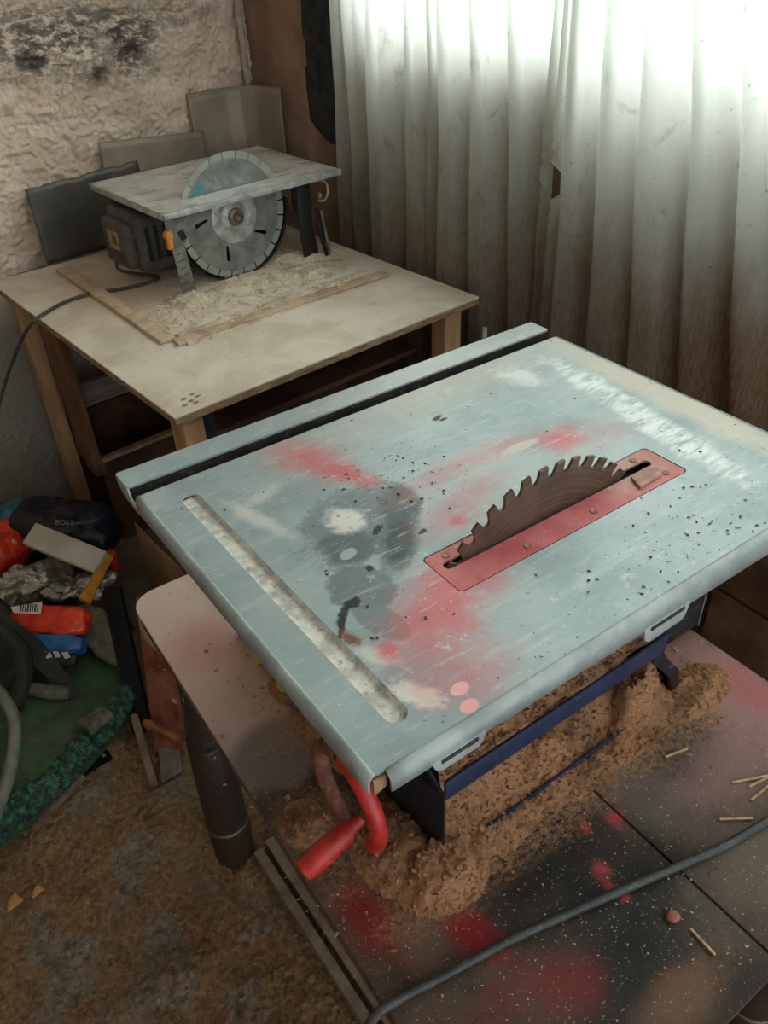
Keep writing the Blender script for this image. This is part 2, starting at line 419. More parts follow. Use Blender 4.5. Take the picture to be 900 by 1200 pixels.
sheet([(-.490, -.050, 0), (-.40, -.048, 0), (-.30, -.046, 0), (-.19, -.044, 0)], ZT, (.968, .944), sm, 'steel_sheet', 'middle-height grey steel sheet standing between two other sheets on the plywood table')
pts = [(-.216, -.036, 0), (-.16, -.035, 0), (-.10, -.036, 0), (-.066, -.046, .3), (-.040, -.075, .8), (-.026, -.120, 1), (-.024, -.165, 1)]
sheet(pts, ZT, (1.034, 1.038), sm, 'steel_sheet', 'tallest grey steel sheet, bent around the wall corner behind the small saw')

# ------------------------------------------------------------------ brown boards standing under the curtain on the right
pm = mat('brown_chipboard', (112, 84, 60), (84, 60, 42), 14, .85, 0, .3, 50, .002)
for (z0, z1, dx, lb) in ((.002, .372, 0, 'lower brown dusty chipboard panel on edge under the curtain, right of the workbench'), (.378, .64, .006, 'upper brown chipboard panel resting on another panel, beneath the right end of the curtain')):
    b = MB(); b.box((.955+dx, -.32, (z0+z1)/2), (.022, 1.22, z1-z0), bev=.002)
    tag(b.build('chipboard_panel', pm, origin=(.955, -.32, z0)), lb, 'board', 'chipboard panels under the curtain')

# ------------------------------------------------------------------ sawdust on the floor
def M_dust(name, a, b_, c, sc=220):
    g = G(name, .9)
    k = g.mix(g.ramp(g.noise(sc, 5, .75), .38, .64), lin(a), lin(b_))
    k = g.mix(g.ramp(g.noise(sc*1.7, 4, .75), .60, .74), k, lin(c))
    k = g.mix(g.math('MULTIPLY', g.ramp(g.noise(13, 5, .65, .5), .48, .68), .5), k, lin(tuple(v*.62 for v in a)))
    g.col(k); g.bump(g.noise(sc*1.3, 6, .75), .8, .003); return g.mat
def M_floordust():
    g = G('floor_sawdust', .92)
    k = g.mix(g.ramp(g.noise(110, 6, .8), .36, .62), lin((104, 76, 52)), lin((156, 122, 86)))
    k = g.mix(g.ramp(g.noise(6, 6, .65, .6), .50, .60), k, g.mix(g.ramp(g.noise(90, 6, .8), .36, .62), lin((98, 86, 72)), lin((146, 132, 114))))
    k = g.mix(g.math('MULTIPLY', g.ramp(g.noise(9, 6, .7, .4), .55, .66), .6), k, lin((66, 44, 28)))
    k = g.mix(g.ramp(g.noise(75, 5, .8, .3), .61, .66), k, lin((190, 156, 114)))
    k = g.mix(g.math('MULTIPLY', g.ramp(g.noise(55, 6, .8), .62, .67), .8), k, lin((52, 38, 28)))
    g.col(k); g.bump(g.noise(110, 8, .75), .9, .006); return g.mat
FD = M_floordust() if True else M_dust('floor_sawdust', (122, 92, 64), (150, 118, 84), (182, 152, 114), 130)
def fheight(x, y):
    e = min(x+.75, .10-x+.02, y+.35, 1.16-y)
    k = smooth01(e/.08)
    grey = smooth01((fbm((x*5+2, y*5+7, 0), 3)+.10)*3)
    return .001 + k*(.004+.014*abs(fbm((x*6, y*6, 2), 4)) + .006*abs(fbm((x*40, y*40, 1), 3)) + .004*noise.noise(V((x*120, y*120, 4))))*(.35+.65*grey)
b = MB(); b.grid(lambda u, v: (-.75+.87*u, -.35+1.51*v, fheight(-.75+.87*u, -.35+1.51*v)), 260, 420)
R = random.Random(3)
def flake(bm, p, s, R, up=.5):
    a = R.uniform(0, 2*PI); X = V((math.cos(a), math.sin(a), R.uniform(-up, up)))*s; Y = V((-math.sin(a), math.cos(a), R.uniform(-up, up)))*s*R.uniform(.25, .8)
    p = V(p); q = [bm.verts.new(p+X*i+Y*j+V((0, 0, R.uniform(0, s*.4)))) for i, j in ((-1, -1), (1, -1), (1, 1), (-1, 1))]
    bm.faces.new(q)
for i in range(5200):
    x = R.uniform(-.6, .1); y = R.uniform(-.2, 1.13)
    flake(b.bm, (x, y, fheight(x, y)+.002), R.choice((.002, .003, .004, .006)), R)
o = b.build('floor_sawdust', FD, smooth=40)
tag(o, 'thick brown sawdust and chips lying over the floor left of the workbench', 'sawdust', kind='stuff')
cg = mat('offcut_wood', (196, 150, 96), (160, 116, 70), 40, .8)
for k, (q, s, lb) in enumerate((((18, 1059), .016, 'small pale three-cornered wood offcut lying on the floor near the left picture edge'), ((45, 1046), .011, 'tiny tan wood chip lying right of the pale three-cornered offcut on the floor'))):
    p = pz(*q, .012); b = MB(); b.prism([p+V((-s, -s*.6, 0)), p+V((s*.9, -s*.3, .002)), p+V((s*.4, s*.9, .004)), p+V((-s*.5, s*.7, 0))], (0, 0, .006), .001)
    tag(b.build('wood_offcut', cg, origin=p), lb, 'wood scrap')
# ================================================================== WORKBENCH (paint-splattered desk)
def M_desk():
    g = G('splattered_desk_top', .55, off=(.29, .22, 0)); o = g.xyz()
    k = g.mix(g.ramp(g.noise(9, 6, .65, .5), .38, .62), lin((52, 40, 33)), lin((82, 65, 54)))
    def put(k, c, x, y, rx, ry, f=1, ang=0, soft=.7, wob=.45, ns=22):
        return g.mix(g.math('MULTIPLY', g.spot(x, y, rx, ry, ang, soft, wob, ns), f), k, lin(c))
    k = put(k, (218, 194, 184), .03, .56, .15, .26, .95)          # pale pinkish dust on the far left corner
    k = put(k, (196, 168, 158), .05, .40, .11, .14, .8)
    k = put(k, (196, 120, 116), .05, .50, .05, .06, .45)
    k = put(k, (112, 102, 94), .05, .285, .07, .05, .9, 0, .35, .2)
    k = put(k, (24, 20, 19), .19, .0, .11, .07, .95)
    k = put(k, (22, 21, 20), .235, -.12, .14, .10, .9)
    k = put(k, (34, 46, 46), .42, .015, .05, .05, .8)
    k = put(k, (26, 36, 38), .47, .06, .05, .05, .8)
    k = put(k, (104, 94, 90), .345, -.01, .045, .07, .7)
    k = put(k, (160, 122, 120), .55, .02, .07, .14, .9)
    k = put(k, (172, 88, 96), .56, .015, .03, .07, .7)
    k = put(k, (150, 116, 112), .45, -.045, .09, .05, .7)
    k = put(k, (112, 98, 84), .40, -.14, .14, .07, .7)
    k = put(k, (112, 24, 26), .022, .055, .03, .05, .95)
    k = put(k, (122, 18, 24), .090, -.012, .022, .045, .95, .3)
    k = put(k, (102, 78, 66), .048, .012, .028, .035, .7)
    k = put(k, (118, 48, 44), .09, -.075, .05, .02, .4)
    k = put(k, (120, 40, 38), .13, -.10, .04, .03, .6)
    k = put(k, (112, 82, 60), .21, -.168, .06, .025, .75)
    for (x, y, r) in ((.291, -.013, .009), (.238, -.043, .010), (.232, -.058, .006), (.30, -.01, .007), (.235, -.075, .006), (.26, .0, .006)):
        k = put(k, (170, 60, 62), x, y, r, r*1.2, .7, 0, .9, .8, 90)
    sp = g.ramp(g.noise(190, 4, .8), .63, .70); k = g.mix(g.math('MULTIPLY', sp, .6), k, lin((168, 148, 124)))
    sp = g.ramp(g.noise(320, 3, .8), .66, .70); k = g.mix(g.math('MULTIPLY', sp, .8), k, lin((214, 204, 188)))
    sp = g.ramp(g.noise(70, 5, .75), .64, .70); k = g.mix(g.math('MULTIPLY', sp, .7), k, lin((26, 22, 20)))
    for (x, y, rx, ry) in ((.11, .04, .09, .035), (.30, .03, .20, .030), (.47, .04, .10, .05), (.03, .16, .05, .07), (.09, .33, .05, .09), (.50, .09, .07, .05)):
        mk = g.math('MULTIPLY', g.spot(x, y, rx, ry, 0, .95, .4, 30), g.ramp(g.noise(150, 6, .8), .40, .60)); k = g.mix(g.math('MULTIPLY', mk, .85), k, lin((166, 124, 88)))
    g.b.inputs['Specular IOR Level'].default_value = .3
    g.col(k); g.rough(g.math('ADD', .46, g.math('MULTIPLY', g.noise(40, 5), .4))); g.bump(g.noise(160, 6, .7), .35, .001); return g.mat
DM = M_desk()
ed = mat('desk_edge', (112, 88, 70), (78, 58, 46), 30, .75, 0, .3)
desk = thing('workbench', (.29, .22, 0), 'paint-splattered dark wooden workbench with rounded corners and turned black legs, carrying the near saw', 'workbench')
# the top is two boards with a seam between them
def deskpoly(x0, x1, left):
    if left:
        p = rrect(0, 1, 0, 1, .1)
    return None
YA, YB = -.205, .648
def lx(y): return -.019 + (y-YA)/(YB-YA)*.022
SEAM = .301
def cornerarc(cx, cy, r, a0):
    return [(cx+r*math.cos(math.radians(a0+90*k/6)), cy+r*math.sin(math.radians(a0+90*k/6))) for k in range(7)]
L_ = cornerarc(lx(YB)+.035, YB-.035, .035, 90) + cornerarc(lx(YA)+.03, YA+.03, .03, 180)
L_ = [(SEAM-.0012, YB)] + L_ + [(SEAM-.0012, YA)]
R_ = [(SEAM+.0012, YA)] + cornerarc(.59-.03, YA+.03, .03, 270) + cornerarc(.59-.035, YB-.035, .035, 0) + [(SEAM+.0012, YB)]
for pl in (L_, R_):
    b = MB(); b.prism([(x, y, DESKZ-.006) for x, y in pl], (0, 0, .006), .0012); b.build('top_board', DM, desk)
    # core board below the sheet
b = MB(); b.prism([(x*.995+.0015, y*.995+.001, DESKZ-.03) for x, y in L_[1:-1]+R_[1:-1]], (0, 0, .0235), .002); b.build('core_board', ed, desk)
lm = mat('black_turned_leg', (58, 44, 36), (38, 29, 24), 110, .5, 0, .1, dust=.1)
bandm = mat('dull_ring', (120, 108, 96), (90, 80, 70), 40, .5, .3)
prof = [(.030, .0), (.036, .006), (.037, .05), (.0385, .10), (.037, .118), (.036, .20), (.033, .33), (.030, .335), (.031, .345), (.030, .352), (.027, .36), (.028, .372), (.026, .38), (.024, .40), (.022, .47), (.021, .56), (.021, .589)]
for (x, y) in ((.045, .585), (.535, .585), (.045, -.145), (.535, -.145)):
    b = MB(); b.lathe(prof, (x, y, .0005), n=36); lg = b.build('leg', lm, desk)
    b = MB(); b.lathe([(.037, .104), (.0392, .107), (.0392, .111), (.037, .114)], (x, y, .0005), n=36); r_ = b.build('ring', bandm, lg)
    r_['label'] = 'dull metal ring around the leg'
b = MB()
for (p0, p1) in (((.06, .585), (.52, .585)), ((.06, -.145), (.52, -.145)), ((.045, -.13), (.045, .57)), ((.535, -.13), (.535, .57))):
    b.bar((p0[0], p0[1], .555), (p1[0], p1[1], .555), .018, .05)
b.build('apron_frame', ed, desk)

# two steel rails lying on the floor along the bench
rm_ = mat('dull_steel_rail', (150, 132, 114), (118, 102, 86), 24, .65, .1, .2, dust=.3)
for (x, w, lb) in ((.0755, .017, 'outer dull steel rail on the floor, at the foot of the black bench leg'), (.1035, .019, 'inner dull steel rail on the floor, beside the rubble under the bench')):
    b = MB(); y0, y1 = -.42, .548 if x < .09 else .556
    b.box((x, (y0+y1)/2, .026), (w, y1-y0, .004), bev=.0008); b.box((x-w/2+.0015, (y0+y1)/2, .0135), (.003, y1-y0, .025), bev=.0005); b.box((x+w/2-.0015, (y0+y1)/2, .0135), (.003, y1-y0, .025), bev=.0005)
    tag(b.build('steel_rail', rm_, origin=(x, .07, 0)), lb, 'rail', 'steel rails on the floor')
# rubble between rails and bench
gr = mat('grey_rubble', (140, 132, 122), (92, 84, 76), 60, .85, 0, .5)
b = MB(); R = random.Random(12)
b.grid(lambda u, v: (.115+.09*u, -.2+.8*v, .004+.022*smooth01(min(u, 1-u)*4)*smooth01(min(v, 1-v)*6)+.008*abs(fbm((u*6, v*30, 3)))), 20, 120)
for i in range(170):
    x = R.uniform(.122, .198); y = R.uniform(-.15, .55); s = R.choice((.004, .006, .008, .012, .016))
    p = V((x, y, .026+s*.3)); X = V((R.uniform(-1, 1), R.uniform(-1, 1), R.uniform(-.4, .4))).normalized(); Y = X.cross(V((R.uniform(-.4, .4), R.uniform(-.4, .4), 1))).normalized()
    b.box(p, (s*2, s*1.3, s*.7), X, Y, bev=s*.15, seg=1)
tag(b.build('plaster_rubble', gr), 'grey broken plaster bits strewn between the inner floor rail and the workbench', 'rubble', kind='stuff')

# cable lying over the bench
cpts = [pz(x, y, DESKZ+.0065) for x, y in ((925, 948), (900, 962), (850, 991), (800, 1013), (700, 1056), (600, 1101), (520, 1144), (470, 1170))]
cpts += [V((-.030, -.020, DESKZ+.004)), V((-.048, -.019, DESKZ-.05)), V((-.056, -.015, DESKZ-.2)), V((-.06, .0, .3)), V((-.065, .02, .06)), V((-.10, .02, .026))]
cpts = [V((.62, -.125, DESKZ-.03)), V((.602, -.13, DESKZ+.004))] + cpts
b = MB(); b.tube(catmull(cpts, 8), .0047, 12)
o = b.build('power_cable', mat('dark_rubber_cable', (62, 66, 64), (44, 46, 46), 60, .45, 0, .1, dust=.2, dustc=(130, 120, 108)), origin=(.2, -.06, DESKZ))
tag(o, 'dark rubber cable lying across the front of the paint-splattered workbench', 'cable')
# splinters and chips on the bench
spm = mat('pale_splinter', (206, 176, 138), (170, 138, 100), 60, .8)
for (q0, q1, lb) in (((858, 917), (905, 908), 'long pale wood splinter, the farthest of the fan at the right bench edge'), ((878, 922), (905, 908), 'short pale wood splinter, middle one of the fan at the right bench edge'),
                     ((880, 938), (902, 920), 'pale wood splinter, nearest of the fan at the right bench edge'), ((843, 960), (883, 959), 'thin pale splinter lying across, just behind the cable'),
                     ((809, 1088), (838, 1119), 'pinkish wood splinter lying alone in front of the cable'), ((780, 887), (806, 877), 'pale splinter on the dark paint by the right end of the sawdust heap')):
    a, c = pz(*q0, DESKZ+.0022), pz(*q1, DESKZ+.0030)
    b = MB(); b.bar(a, c, .0026, .0022, bev=.0006)
    tag(b.build('wood_splinter', spm, origin=(a+c)/2), lb, 'wood splinter', 'splinters on the bench')
p = pz(789, 1074, DESKZ+.0035); b = MB(); b.blob(p, (.0065, 0, 0), (0, .006, 0), (0, 0, .0035), .8, 10, .0006, 200)
tag(b.build('paint_chip', mat('pinkish_chip', (170, 104, 88), (140, 84, 70), 80, .6), origin=p), 'small pinkish round chip on the dark bench in front of the cable', 'chip')

# ================================================================== TABLE SAW
def M_top():
    g = G('worn_painted_plate', .42, .2, off=(.31, .26, DESKZ)); o = g.xyz()
    k = g.mix(g.ramp(g.noise(7, 6, .6, .5), .35, .66), lin((142, 158, 162)), lin((166, 180, 182)))
    k = g.mix(g.math('MULTIPLY', g.ramp(g.noise(26, 6, .7, .2, (.3, 2.2, 1)), .5, .72), .45), k, lin((188, 200, 200)))
    def put(k, c, x, y, rx, ry, f=1, ang=0, soft=.7, wob=.45, ns=22):
        return g.mix(g.math('MULTIPLY', g.spot(x, y, rx, ry, ang, soft, wob, ns), f), k, lin(c))
    k = put(k, (186, 178, 166), .42, .44, .26, .07, .55, 0, .9)
    k = put(k, (198, 188, 172), .605, .24, .03, .24, .8, -.03, .6)       # dusty strip at the right edge
    # dirty dark patch
    k = put(k, (104, 116, 120), .165, .262, .080, .050, .8, .35, .25, .55, 26)
    k = put(k, (62, 72, 76), .180, .212, .055, .020, .95, .85, .6, .4, 34)
    k = put(k, (84, 96, 100), .215, .255, .040, .024, .8, .9, .3, .5, 30)
    k = put(k, (84, 94, 98), .135, .235, .030, .030, .8, .4, .3, .6, 40)
    k = put(k, (104, 114, 118), .112, .176, .030, .034, .85, .4, .15, .4, 26)
    k = put(k, (116, 126, 130), .100, .132, .016, .034, .85, .2, .12, .2, 18)
    k = put(k, (132, 146, 150), .14, .335, .06, .04, .6)
    k = put(k, (216, 216, 210), .155, .270, .020, .024, .95, 0, .55, .75, 50)
    k = put(k, (214, 212, 206), .085, .33, .010, .05, .7, .25, .8, .8, 60)
    k = put(k, (214, 212, 206), .11, .36, .030, .010, .55, .3, .8, .9, 60)
    k = put(k, (214, 216, 214), .074, .10, .010, .022, .7, .5, .5, .5, 50)
    k = put(k, (222, 220, 212), .075, .045, .012, .024, .9, .5, .5, .7, 90)
    # red overspray
    for (x, y, rx, ry, f, an) in ((.182, .40, .040, .052, .62, .4), (.205, .335, .016, .04, .85, .3), (.19, .37, .028, .05, .6, .3), (.434, .243, .030, .022, .85, .0), (.40, .262, .075, .018, .5, -.1),
                                  (.30, .275, .10, .020, .42, .1), (.245, .21, .05, .03, .40, .1), (.243, .200, .012, .010, .85, 0), (.150, .112, .040, .040, .78, -.3), (.187, .132, .026, .045, .85, .9), (.118, .092, .050, .040, .62, .2),
                                  (.083, .098, .012, .012, .85, 0), (.120, .040, .045, .030, .62, 0), (.30, .23, .05, .022, .35, .1), (.47, .225, .06, .03, .25, 0)):
        k = put(k, (202, 84, 90), x, y, rx, ry, f*.85, an, .95, .55, 34)
    k = put(k, (188, 186, 182), .385, .262, .028, .008, .85, -.02, .3, .2, 30)
    for (x, y) in ((.105, .031), (.100, .0135)): k = put(k, (232, 168, 168), x, y, .0085, .0062, .95, .1, .12, .1, 30)
    k = put(k, (156, 170, 172), .1275, .224, .0100, .0068, 1, .3, .12, .15, 30)
    # rubbed streaks where the paint has worn through again
    st = g.math('MULTIPLY', g.ramp(g.noise(60, 6, .7, .1, (.35, 2.6, 1)), .55, .68), .45); k = g.mix(st, k, lin((186, 198, 200)))
    st = g.math('MULTIPLY', g.ramp(g.noise(45, 7, .75, .3), .60, .68), .55); k = g.mix(st, k, lin((206, 208, 202)))
    st = g.math('MULTIPLY', g.ramp(g.noise(38, 7, .75, .6, (1.5, .8, 1)), .615, .68), .45); k = g.mix(st, k, lin((112, 124, 128)))
    # scraped white band
    wb = g.math('MULTIPLY', g.spot(.543, .225, .024, .19, -.13, .5, .55, 34), g.ramp(g.noise(70, 6, .75, 0, (.4, 1.6, 1)), .36, .58))
    k = g.mix(g.math('MULTIPLY', wb, .9), k, lin((226, 230, 228)))
    k = put(k, (228, 230, 228), .50, .385, .02, .035, .5, .3, .9, 1, 60)
    # black drips and specks
    for (x, y, rx, ry, an) in ((.353, .371, .010, .004, .3), (.357, .364, .006, .003, 0), (.078, .157, .018, .0045, .75), (.069, .146, .016, .003, .9), (.092, .165, .009, .007, .3), (.1315, .193, .0042, .006, .2), (.171, .237, .010, .004, .6), (.205, .208, .006, .003, .4)):
        k = put(k, (34, 36, 38), x, y, rx, ry, .95, an, .4, .8, 120)
    k = put(k, (120, 70, 34), .0665, .130, .006, .012, .9, .2, .6, .8, 120)
    sp = g.ramp(g.noise(120, 4, .8), .665, .70); k = g.mix(g.math('MULTIPLY', sp, .8), k, lin((66, 60, 54)))
    sp = g.ramp(g.noise(210, 3, .8, 0, (.6, 1.4, 1)), .665, .69); k = g.mix(g.math('MULTIPLY', sp, .7), k, lin((222, 222, 216)))
    g.col(k); g.rough(g.math('ADD', .30, g.math('MULTIPLY', g.noise(18, 6, .65), .34))); g.bump(g.noise(120, 6, .7), .22, .0008); return g.mat
TM = M_top()
edge = mat('plate_edge', (164, 174, 172), (136, 146, 146), 26, .42, 0, .15)
under = mat('dark_steel', (52, 50, 48), (34, 32, 31), 40, .55, .2, .2, dust=.2)
saw = thing('table_saw', (.31, .26, DESKZ), 'bench table saw with worn grey top, red insert and rusty toothed blade', 'table saw')
TX0, TX1, TY0, TY1 = 0.0, .627, 0.0, .443
INS = (.177, .492, .1155, .175)
GRV = (.0365, .0565, .033, .412)
def capsule(x0, x1, y0, y1, n=8):
    r = (x1-x0)/2; cx = (x0+x1)/2
    return [(cx+r*math.cos(PI*k/n), y1-r+r*math.sin(PI*k/n)) for k in range(n+1)] + [(cx-r*math.cos(PI*k/n), y0+r-r*math.sin(PI*k/n)) for k in range(n+1)]
# tilt of groove: shift lower end
def grv(pts): return [(x + .004*(1-(y-.033)/.38), y) for x, y in pts]
b = fill2d([rrect(TX0+.006, TX1-.006, TY0+.006, TY1, .003), rrect(INS[0], INS[1], INS[2], INS[3], .006), grv(capsule(*GRV))], SAWZ-.0025, SAWZ)
b.build('table_top', TM, saw)
# strip behind the slot, with its own face
b = fill2d([rrect(TX0, TX1+.004, .466, .501, .003)], SAWZ-.0025, SAWZ)
b.build('rear_strip', TM, saw)
# slot trough
b = MB(); b.box((.316, .4545, SAWZ-.0150), (.622, .0235, .002)); b.box((.316, .4435, SAWZ-.0085), (.622, .0015, .0118)); b.box((.316, .4655, SAWZ-.0085), (.622, .0015, .0118))
b.build('slot_channel', under, saw)
# groove bed
b = MB()
def groove(u, v):
    x0, x1, y0, y1 = GRV; y = y0+(y1-y0)*v; x = x0+(x1-x0)*u + .004*(1-v)
    return (x, y, SAWZ-.0005-.0045*min(1, 9*u, 9*(1-u)) + .0006*fbm((x*120, y*120, 1)))
b.grid(groove, 10, 120)
gm = mat('whitish_groove_dust', (218, 216, 208), (170, 170, 162), 60, .85, 0, .7, 160, .001, dust=.25, dustc=(120, 96, 72))
g_ = b.build('groove_bed', gm, saw); g_['label'] = 'shallow groove filled with whitish dust'
# folded aprons
def fold(p0, p1, out, drop0, drop1, r=.007, n=5, t=.002):
    p0, p1, out = V(p0), V(p1), V(out); b = MB()
    def f(u, v):
        q = p0.lerp(p1, u); dr = drop0+(drop1-drop0)*u
        s = v*(n+1)
        if s <= n:
            a = (PI/2)*s/n; return q + out*(r*math.sin(a)) + V((0, 0, -(r-r*math.cos(a))))
        return q + out*r + V((0, 0, -r-(dr-r)*(s-n)))
    b.grid(f, 24, n+1); return b
b = fold((TX0+.014, .006, SAWZ-.0004), (TX1-.006, .006, SAWZ-.0004), (0, -1, 0), .017, .030, .0075); b.build('front_apron', edge, saw, solid=.002)
b = fold((.006, TY1, SAWZ-.0004), (.006, .006, SAWZ-.0004), (-1, 0, 0), .018, .0165, .0060); b.build('side_apron', edge, saw, solid=.002)
b = fold((TX1-.006, .006, SAWZ-.0004), (TX1-.006, TY1, SAWZ-.0004), (1, 0, 0), .026, .026, .0065); b.build('side_apron', edge, saw, solid=.002)
# near corner: raw brown metal shows where the folds do not meet
b = MB(); b.prism([(.003, .004, SAWZ-.004), (.014, .004, SAWZ-.004), (.014, .004, SAWZ-.017), (.003, .004, SAWZ-.020)], (0, .0025, 0)); o = b.build('corner_gusset', mat('raw_brown_steel', (170, 138, 106), (130, 100, 76), 90, .6), saw); o['label'] = 'bare brown metal corner'
# bracket that ties the strip to the top at the left
b = MB(); zs = SAWZ-.001
b.prism([(-.0005, .501, zs), (-.0005, .466, zs), (-.0005, .461, zs-.012), (-.0005, .444, zs-.016), (-.0005, .40, zs-.014), (-.0005, .40, zs-.018), (-.0005, .45, zs-.022), (-.0005, .485, zs-.020), (-.0005, .498, zs-.010)], (.0025, 0, 0), .0006); b.build('end_bracket', edge, saw)
b = MB(); b.box((.315, .5005, SAWZ-.012), (.622, .002, .020)); b.build('rear_apron', edge, saw)
# two slotted tabs hanging from the front apron
for (x0, x1, zb) in ((.054, .100, .030), (.290, .345, .040)):
    zt = .0165 + .013*(x0/.627); b = MB()
    pl = [(x0-.004, zt-.003), (x1+.004, zt-.003), (x1, zb-.004), (x1-.004, zb), (x0+.006, zb), (x0, zb-.005)]
    b.prism([(x, -.0035, SAWZ-z) for x, z in pl], (0, .0022, 0), .0006)
    tb = b.build('apron_tab', edge, saw)
    b = MB(); b.box(((x0+x1)/2, -.0040, SAWZ-zt-.0005), (x1-x0-.010, .0012, .0042), bev=.0005); s_ = b.build('tab_slot', under, tb); s_['label'] = 'dark slot in the tab'
# ribs under the top
b = MB(); b.box((.30, .26, SAWZ-.0155), (.36, .26, .022), bev=.003)
b2 = MB()
# insert plate
rm = G('red_insert_plate', .5); k = rm.mix(rm.ramp(rm.noise(24, 6, .65, .3), .35, .65), lin((178, 84, 86)), lin((198, 112, 112)))
k = rm.mix(rm.math('MULTIPLY', rm.ramp(rm.noise(90, 5, .8), .62, .68), .8), k, lin((222, 206, 200))); k = rm.mix(rm.spot(.44-.31, .15-.26, .05, .03, 0, .8, .6, 30), k, lin((172, 140, 128))); rm.col(k); rm.bump(rm.noise(90, 5), .2, .001)
x0, x1, y0, y1 = INS[0]+.0014, INS[1]-.0014, INS[2]+.0014, INS[3]-.0014
slot = rrect(.188, .474, .1475, .1585, .0045)
b = fill2d([rrect(x0, x1, y0, y1, .005), slot], SAWZ-.0030, SAWZ-.0004); ip = b.build('blade_insert', rm.mat, saw)
ip['label'] = 'red painted insert plate'
scm = mat('insert_screw', (168, 120, 116), (120, 84, 80), 80, .5, .3)
for (x, y) in ((.27, .1275), (.36, .1275), (.462, .165), (.20, .165), (.47, .1275)):
    b = MB(); b.lathe([(.0042, 0), (.0042, .0008), (.0036, .0012), (.0012, .0006)], (x, y, SAWZ-.0005), n=16); b.build('screw', scm, ip)
b = MB(); b.box((.335, .145, SAWZ-.014), (.305, .05, .002)); b.box((.1825, .145, SAWZ-.009), (.002, .05, .010)); b.box((.4885, .145, SAWZ-.009), (.002, .05, .010)); b.build('insert_pocket', under, saw)
# small fallen bits at the ends of the slot
b = MB(); b.prism([(.425, .124, SAWZ), (.462, .126, SAWZ), (.468, .136, SAWZ), (.455, .145, SAWZ), (.432, .143, SAWZ)], (0, 0, .0035), .001); o = b.build('worn_lip', mat('worn_red_plastic', (186, 142, 132), (150, 110, 100), 50, .6), ip); o['label'] = 'broken pinkish edge of the slot'
# blade
def circ_blade(cx, cz, R0, nt, hh, th, rot):
    out = []
    for i in range(nt):
        a = 2*PI*i/nt + rot; p = 2*PI/nt
        for (da, r) in ((0.0, R0-hh*.95), (.04, R0-hh*.45), (.02, R0-hh*.40), (.05, R0), (.50, R0-hh*.10), (.56, R0-hh*.55), (.66, R0-hh*.95), (.82, R0-hh*1.12)):
            an = a + da*p; out.append((cx + r*math.cos(an), cz + r*math.sin(an)))
    return out
BLX, BLY, BLZ, BLR = .315, .153, SAWZ-.093, .153
bmt = G('rusty_blade_steel', .5, .35); oo = bmt.xyz()
cc = bmt.math('SQRT', bmt.math('ADD', bmt.math('POWER', bmt.math('SUBTRACT', oo[0], BLX-.31), 2.0), bmt.math('POWER', bmt.math('SUBTRACT', oo[2], BLZ-DESKZ), 2.0)))
arcs = bmt.nt.nodes.new('ShaderNodeTexNoise'); arcs.noise_dimensions = '1D'; arcs.inputs['Scale'].default_value = 240; arcs.inputs['Detail'].default_value = 3
bmt.nt.links.new(cc, arcs.inputs['W'])
k = bmt.mix(bmt.ramp(bmt.noise(18, 6, .65, .5), .35, .65), lin((82, 66, 56)), lin((104, 84, 70)))
k = bmt.mix(bmt.math('MULTIPLY', bmt.ramp(arcs.outputs[0], .45, .7), .4), k, lin((128, 106, 90))); bmt.col(k); bmt.bump(bmt.noise(60, 5), .2, .001)
b = fill2d([circ_blade(BLX, BLZ, BLR, 42, .0125, .003, .075)], -.0016, .0016)
bmesh.ops.transform(b.bm, matrix=Matrix(((1, 0, 0, 0), (0, 0, 1, BLY), (0, 1, 0, 0), (0, 0, 0, 1))), verts=b.bm.verts[:])
o = b.build('saw_blade', bmt.mat, saw, smooth=25); o['label'] = 'rusty brown blade with square teeth'
# hub
b = MB(); b.lathe([(.012, -.02), (.03, -.004), (.03, .004), (.012, .02), (.012, .09)], (BLX, BLY, BLZ), (0, 1, 0), 24); b.build('arbor', under, saw)
# black housing
hb = mat('dark_blue_plastic', (24, 28, 42), (15, 18, 28), 20, .5, 0, .1, dust=.12)
bl = mat('blue_enamel', (30, 44, 78), (22, 34, 62), 26, .5, 0, .12, dust=.06)
b = MB()
X0, X1, YF, YBK = .117, .430, .060, .420
# hollow body under the table
zb = SAWZ-.027
for (c, s) in (((.136, .25, (DESKZ+.10+zb)/2), (.012, .30, zb-DESKZ-.10)), ((.500, .27, (DESKZ+.10+zb)/2), (.012, .29, zb-DESKZ-.10)), ((.32, .415, (DESKZ+.10+zb)/2), (.37, .012, zb-DESKZ-.10)), ((.32, .108, (DESKZ+.19+zb)/2), (.37, .006, zb-DESKZ-.19))):
    b.box(c, s, bev=.002)
b.build('housing', hb, saw)
# lower tray with flared sides
b = MB()
b.prism([(X0, YF, DESKZ+.002), (X0, YF, DESKZ+.112), (X0, YF+.045, DESKZ+.145), (X0, .40, DESKZ+.15), (X0, .42, DESKZ+.002)], (-.003, 0, 0), .0006)
b.prism([(X0-.002, YF+.004, DESKZ+.110), (X0+.02, YF+.05, DESKZ+.147), (X0+.02, .40, DESKZ+.152), (X0-.05, .40, DESKZ+.150), (X0-.06, .22, DESKZ+.14)], (0, 0, .002))
b.build('left_side_plate', hb, saw)
b = MB(); b.prism([(X1-.004, YF, DESKZ+.112), (X1+.045, YF, DESKZ+.050), (X1+.062, YF+.004, DESKZ+.002), (X1+.062, .40, DESKZ+.002), (X1+.05, .40, DESKZ+.15), (X1, YF+.04, DESKZ+.14)][:3]+[(X1+.045, YF, DESKZ+.002), (X1+.03, YF, DESKZ+.045), (X1-.014, YF, DESKZ+.10)], (0, .005, 0), .0006)
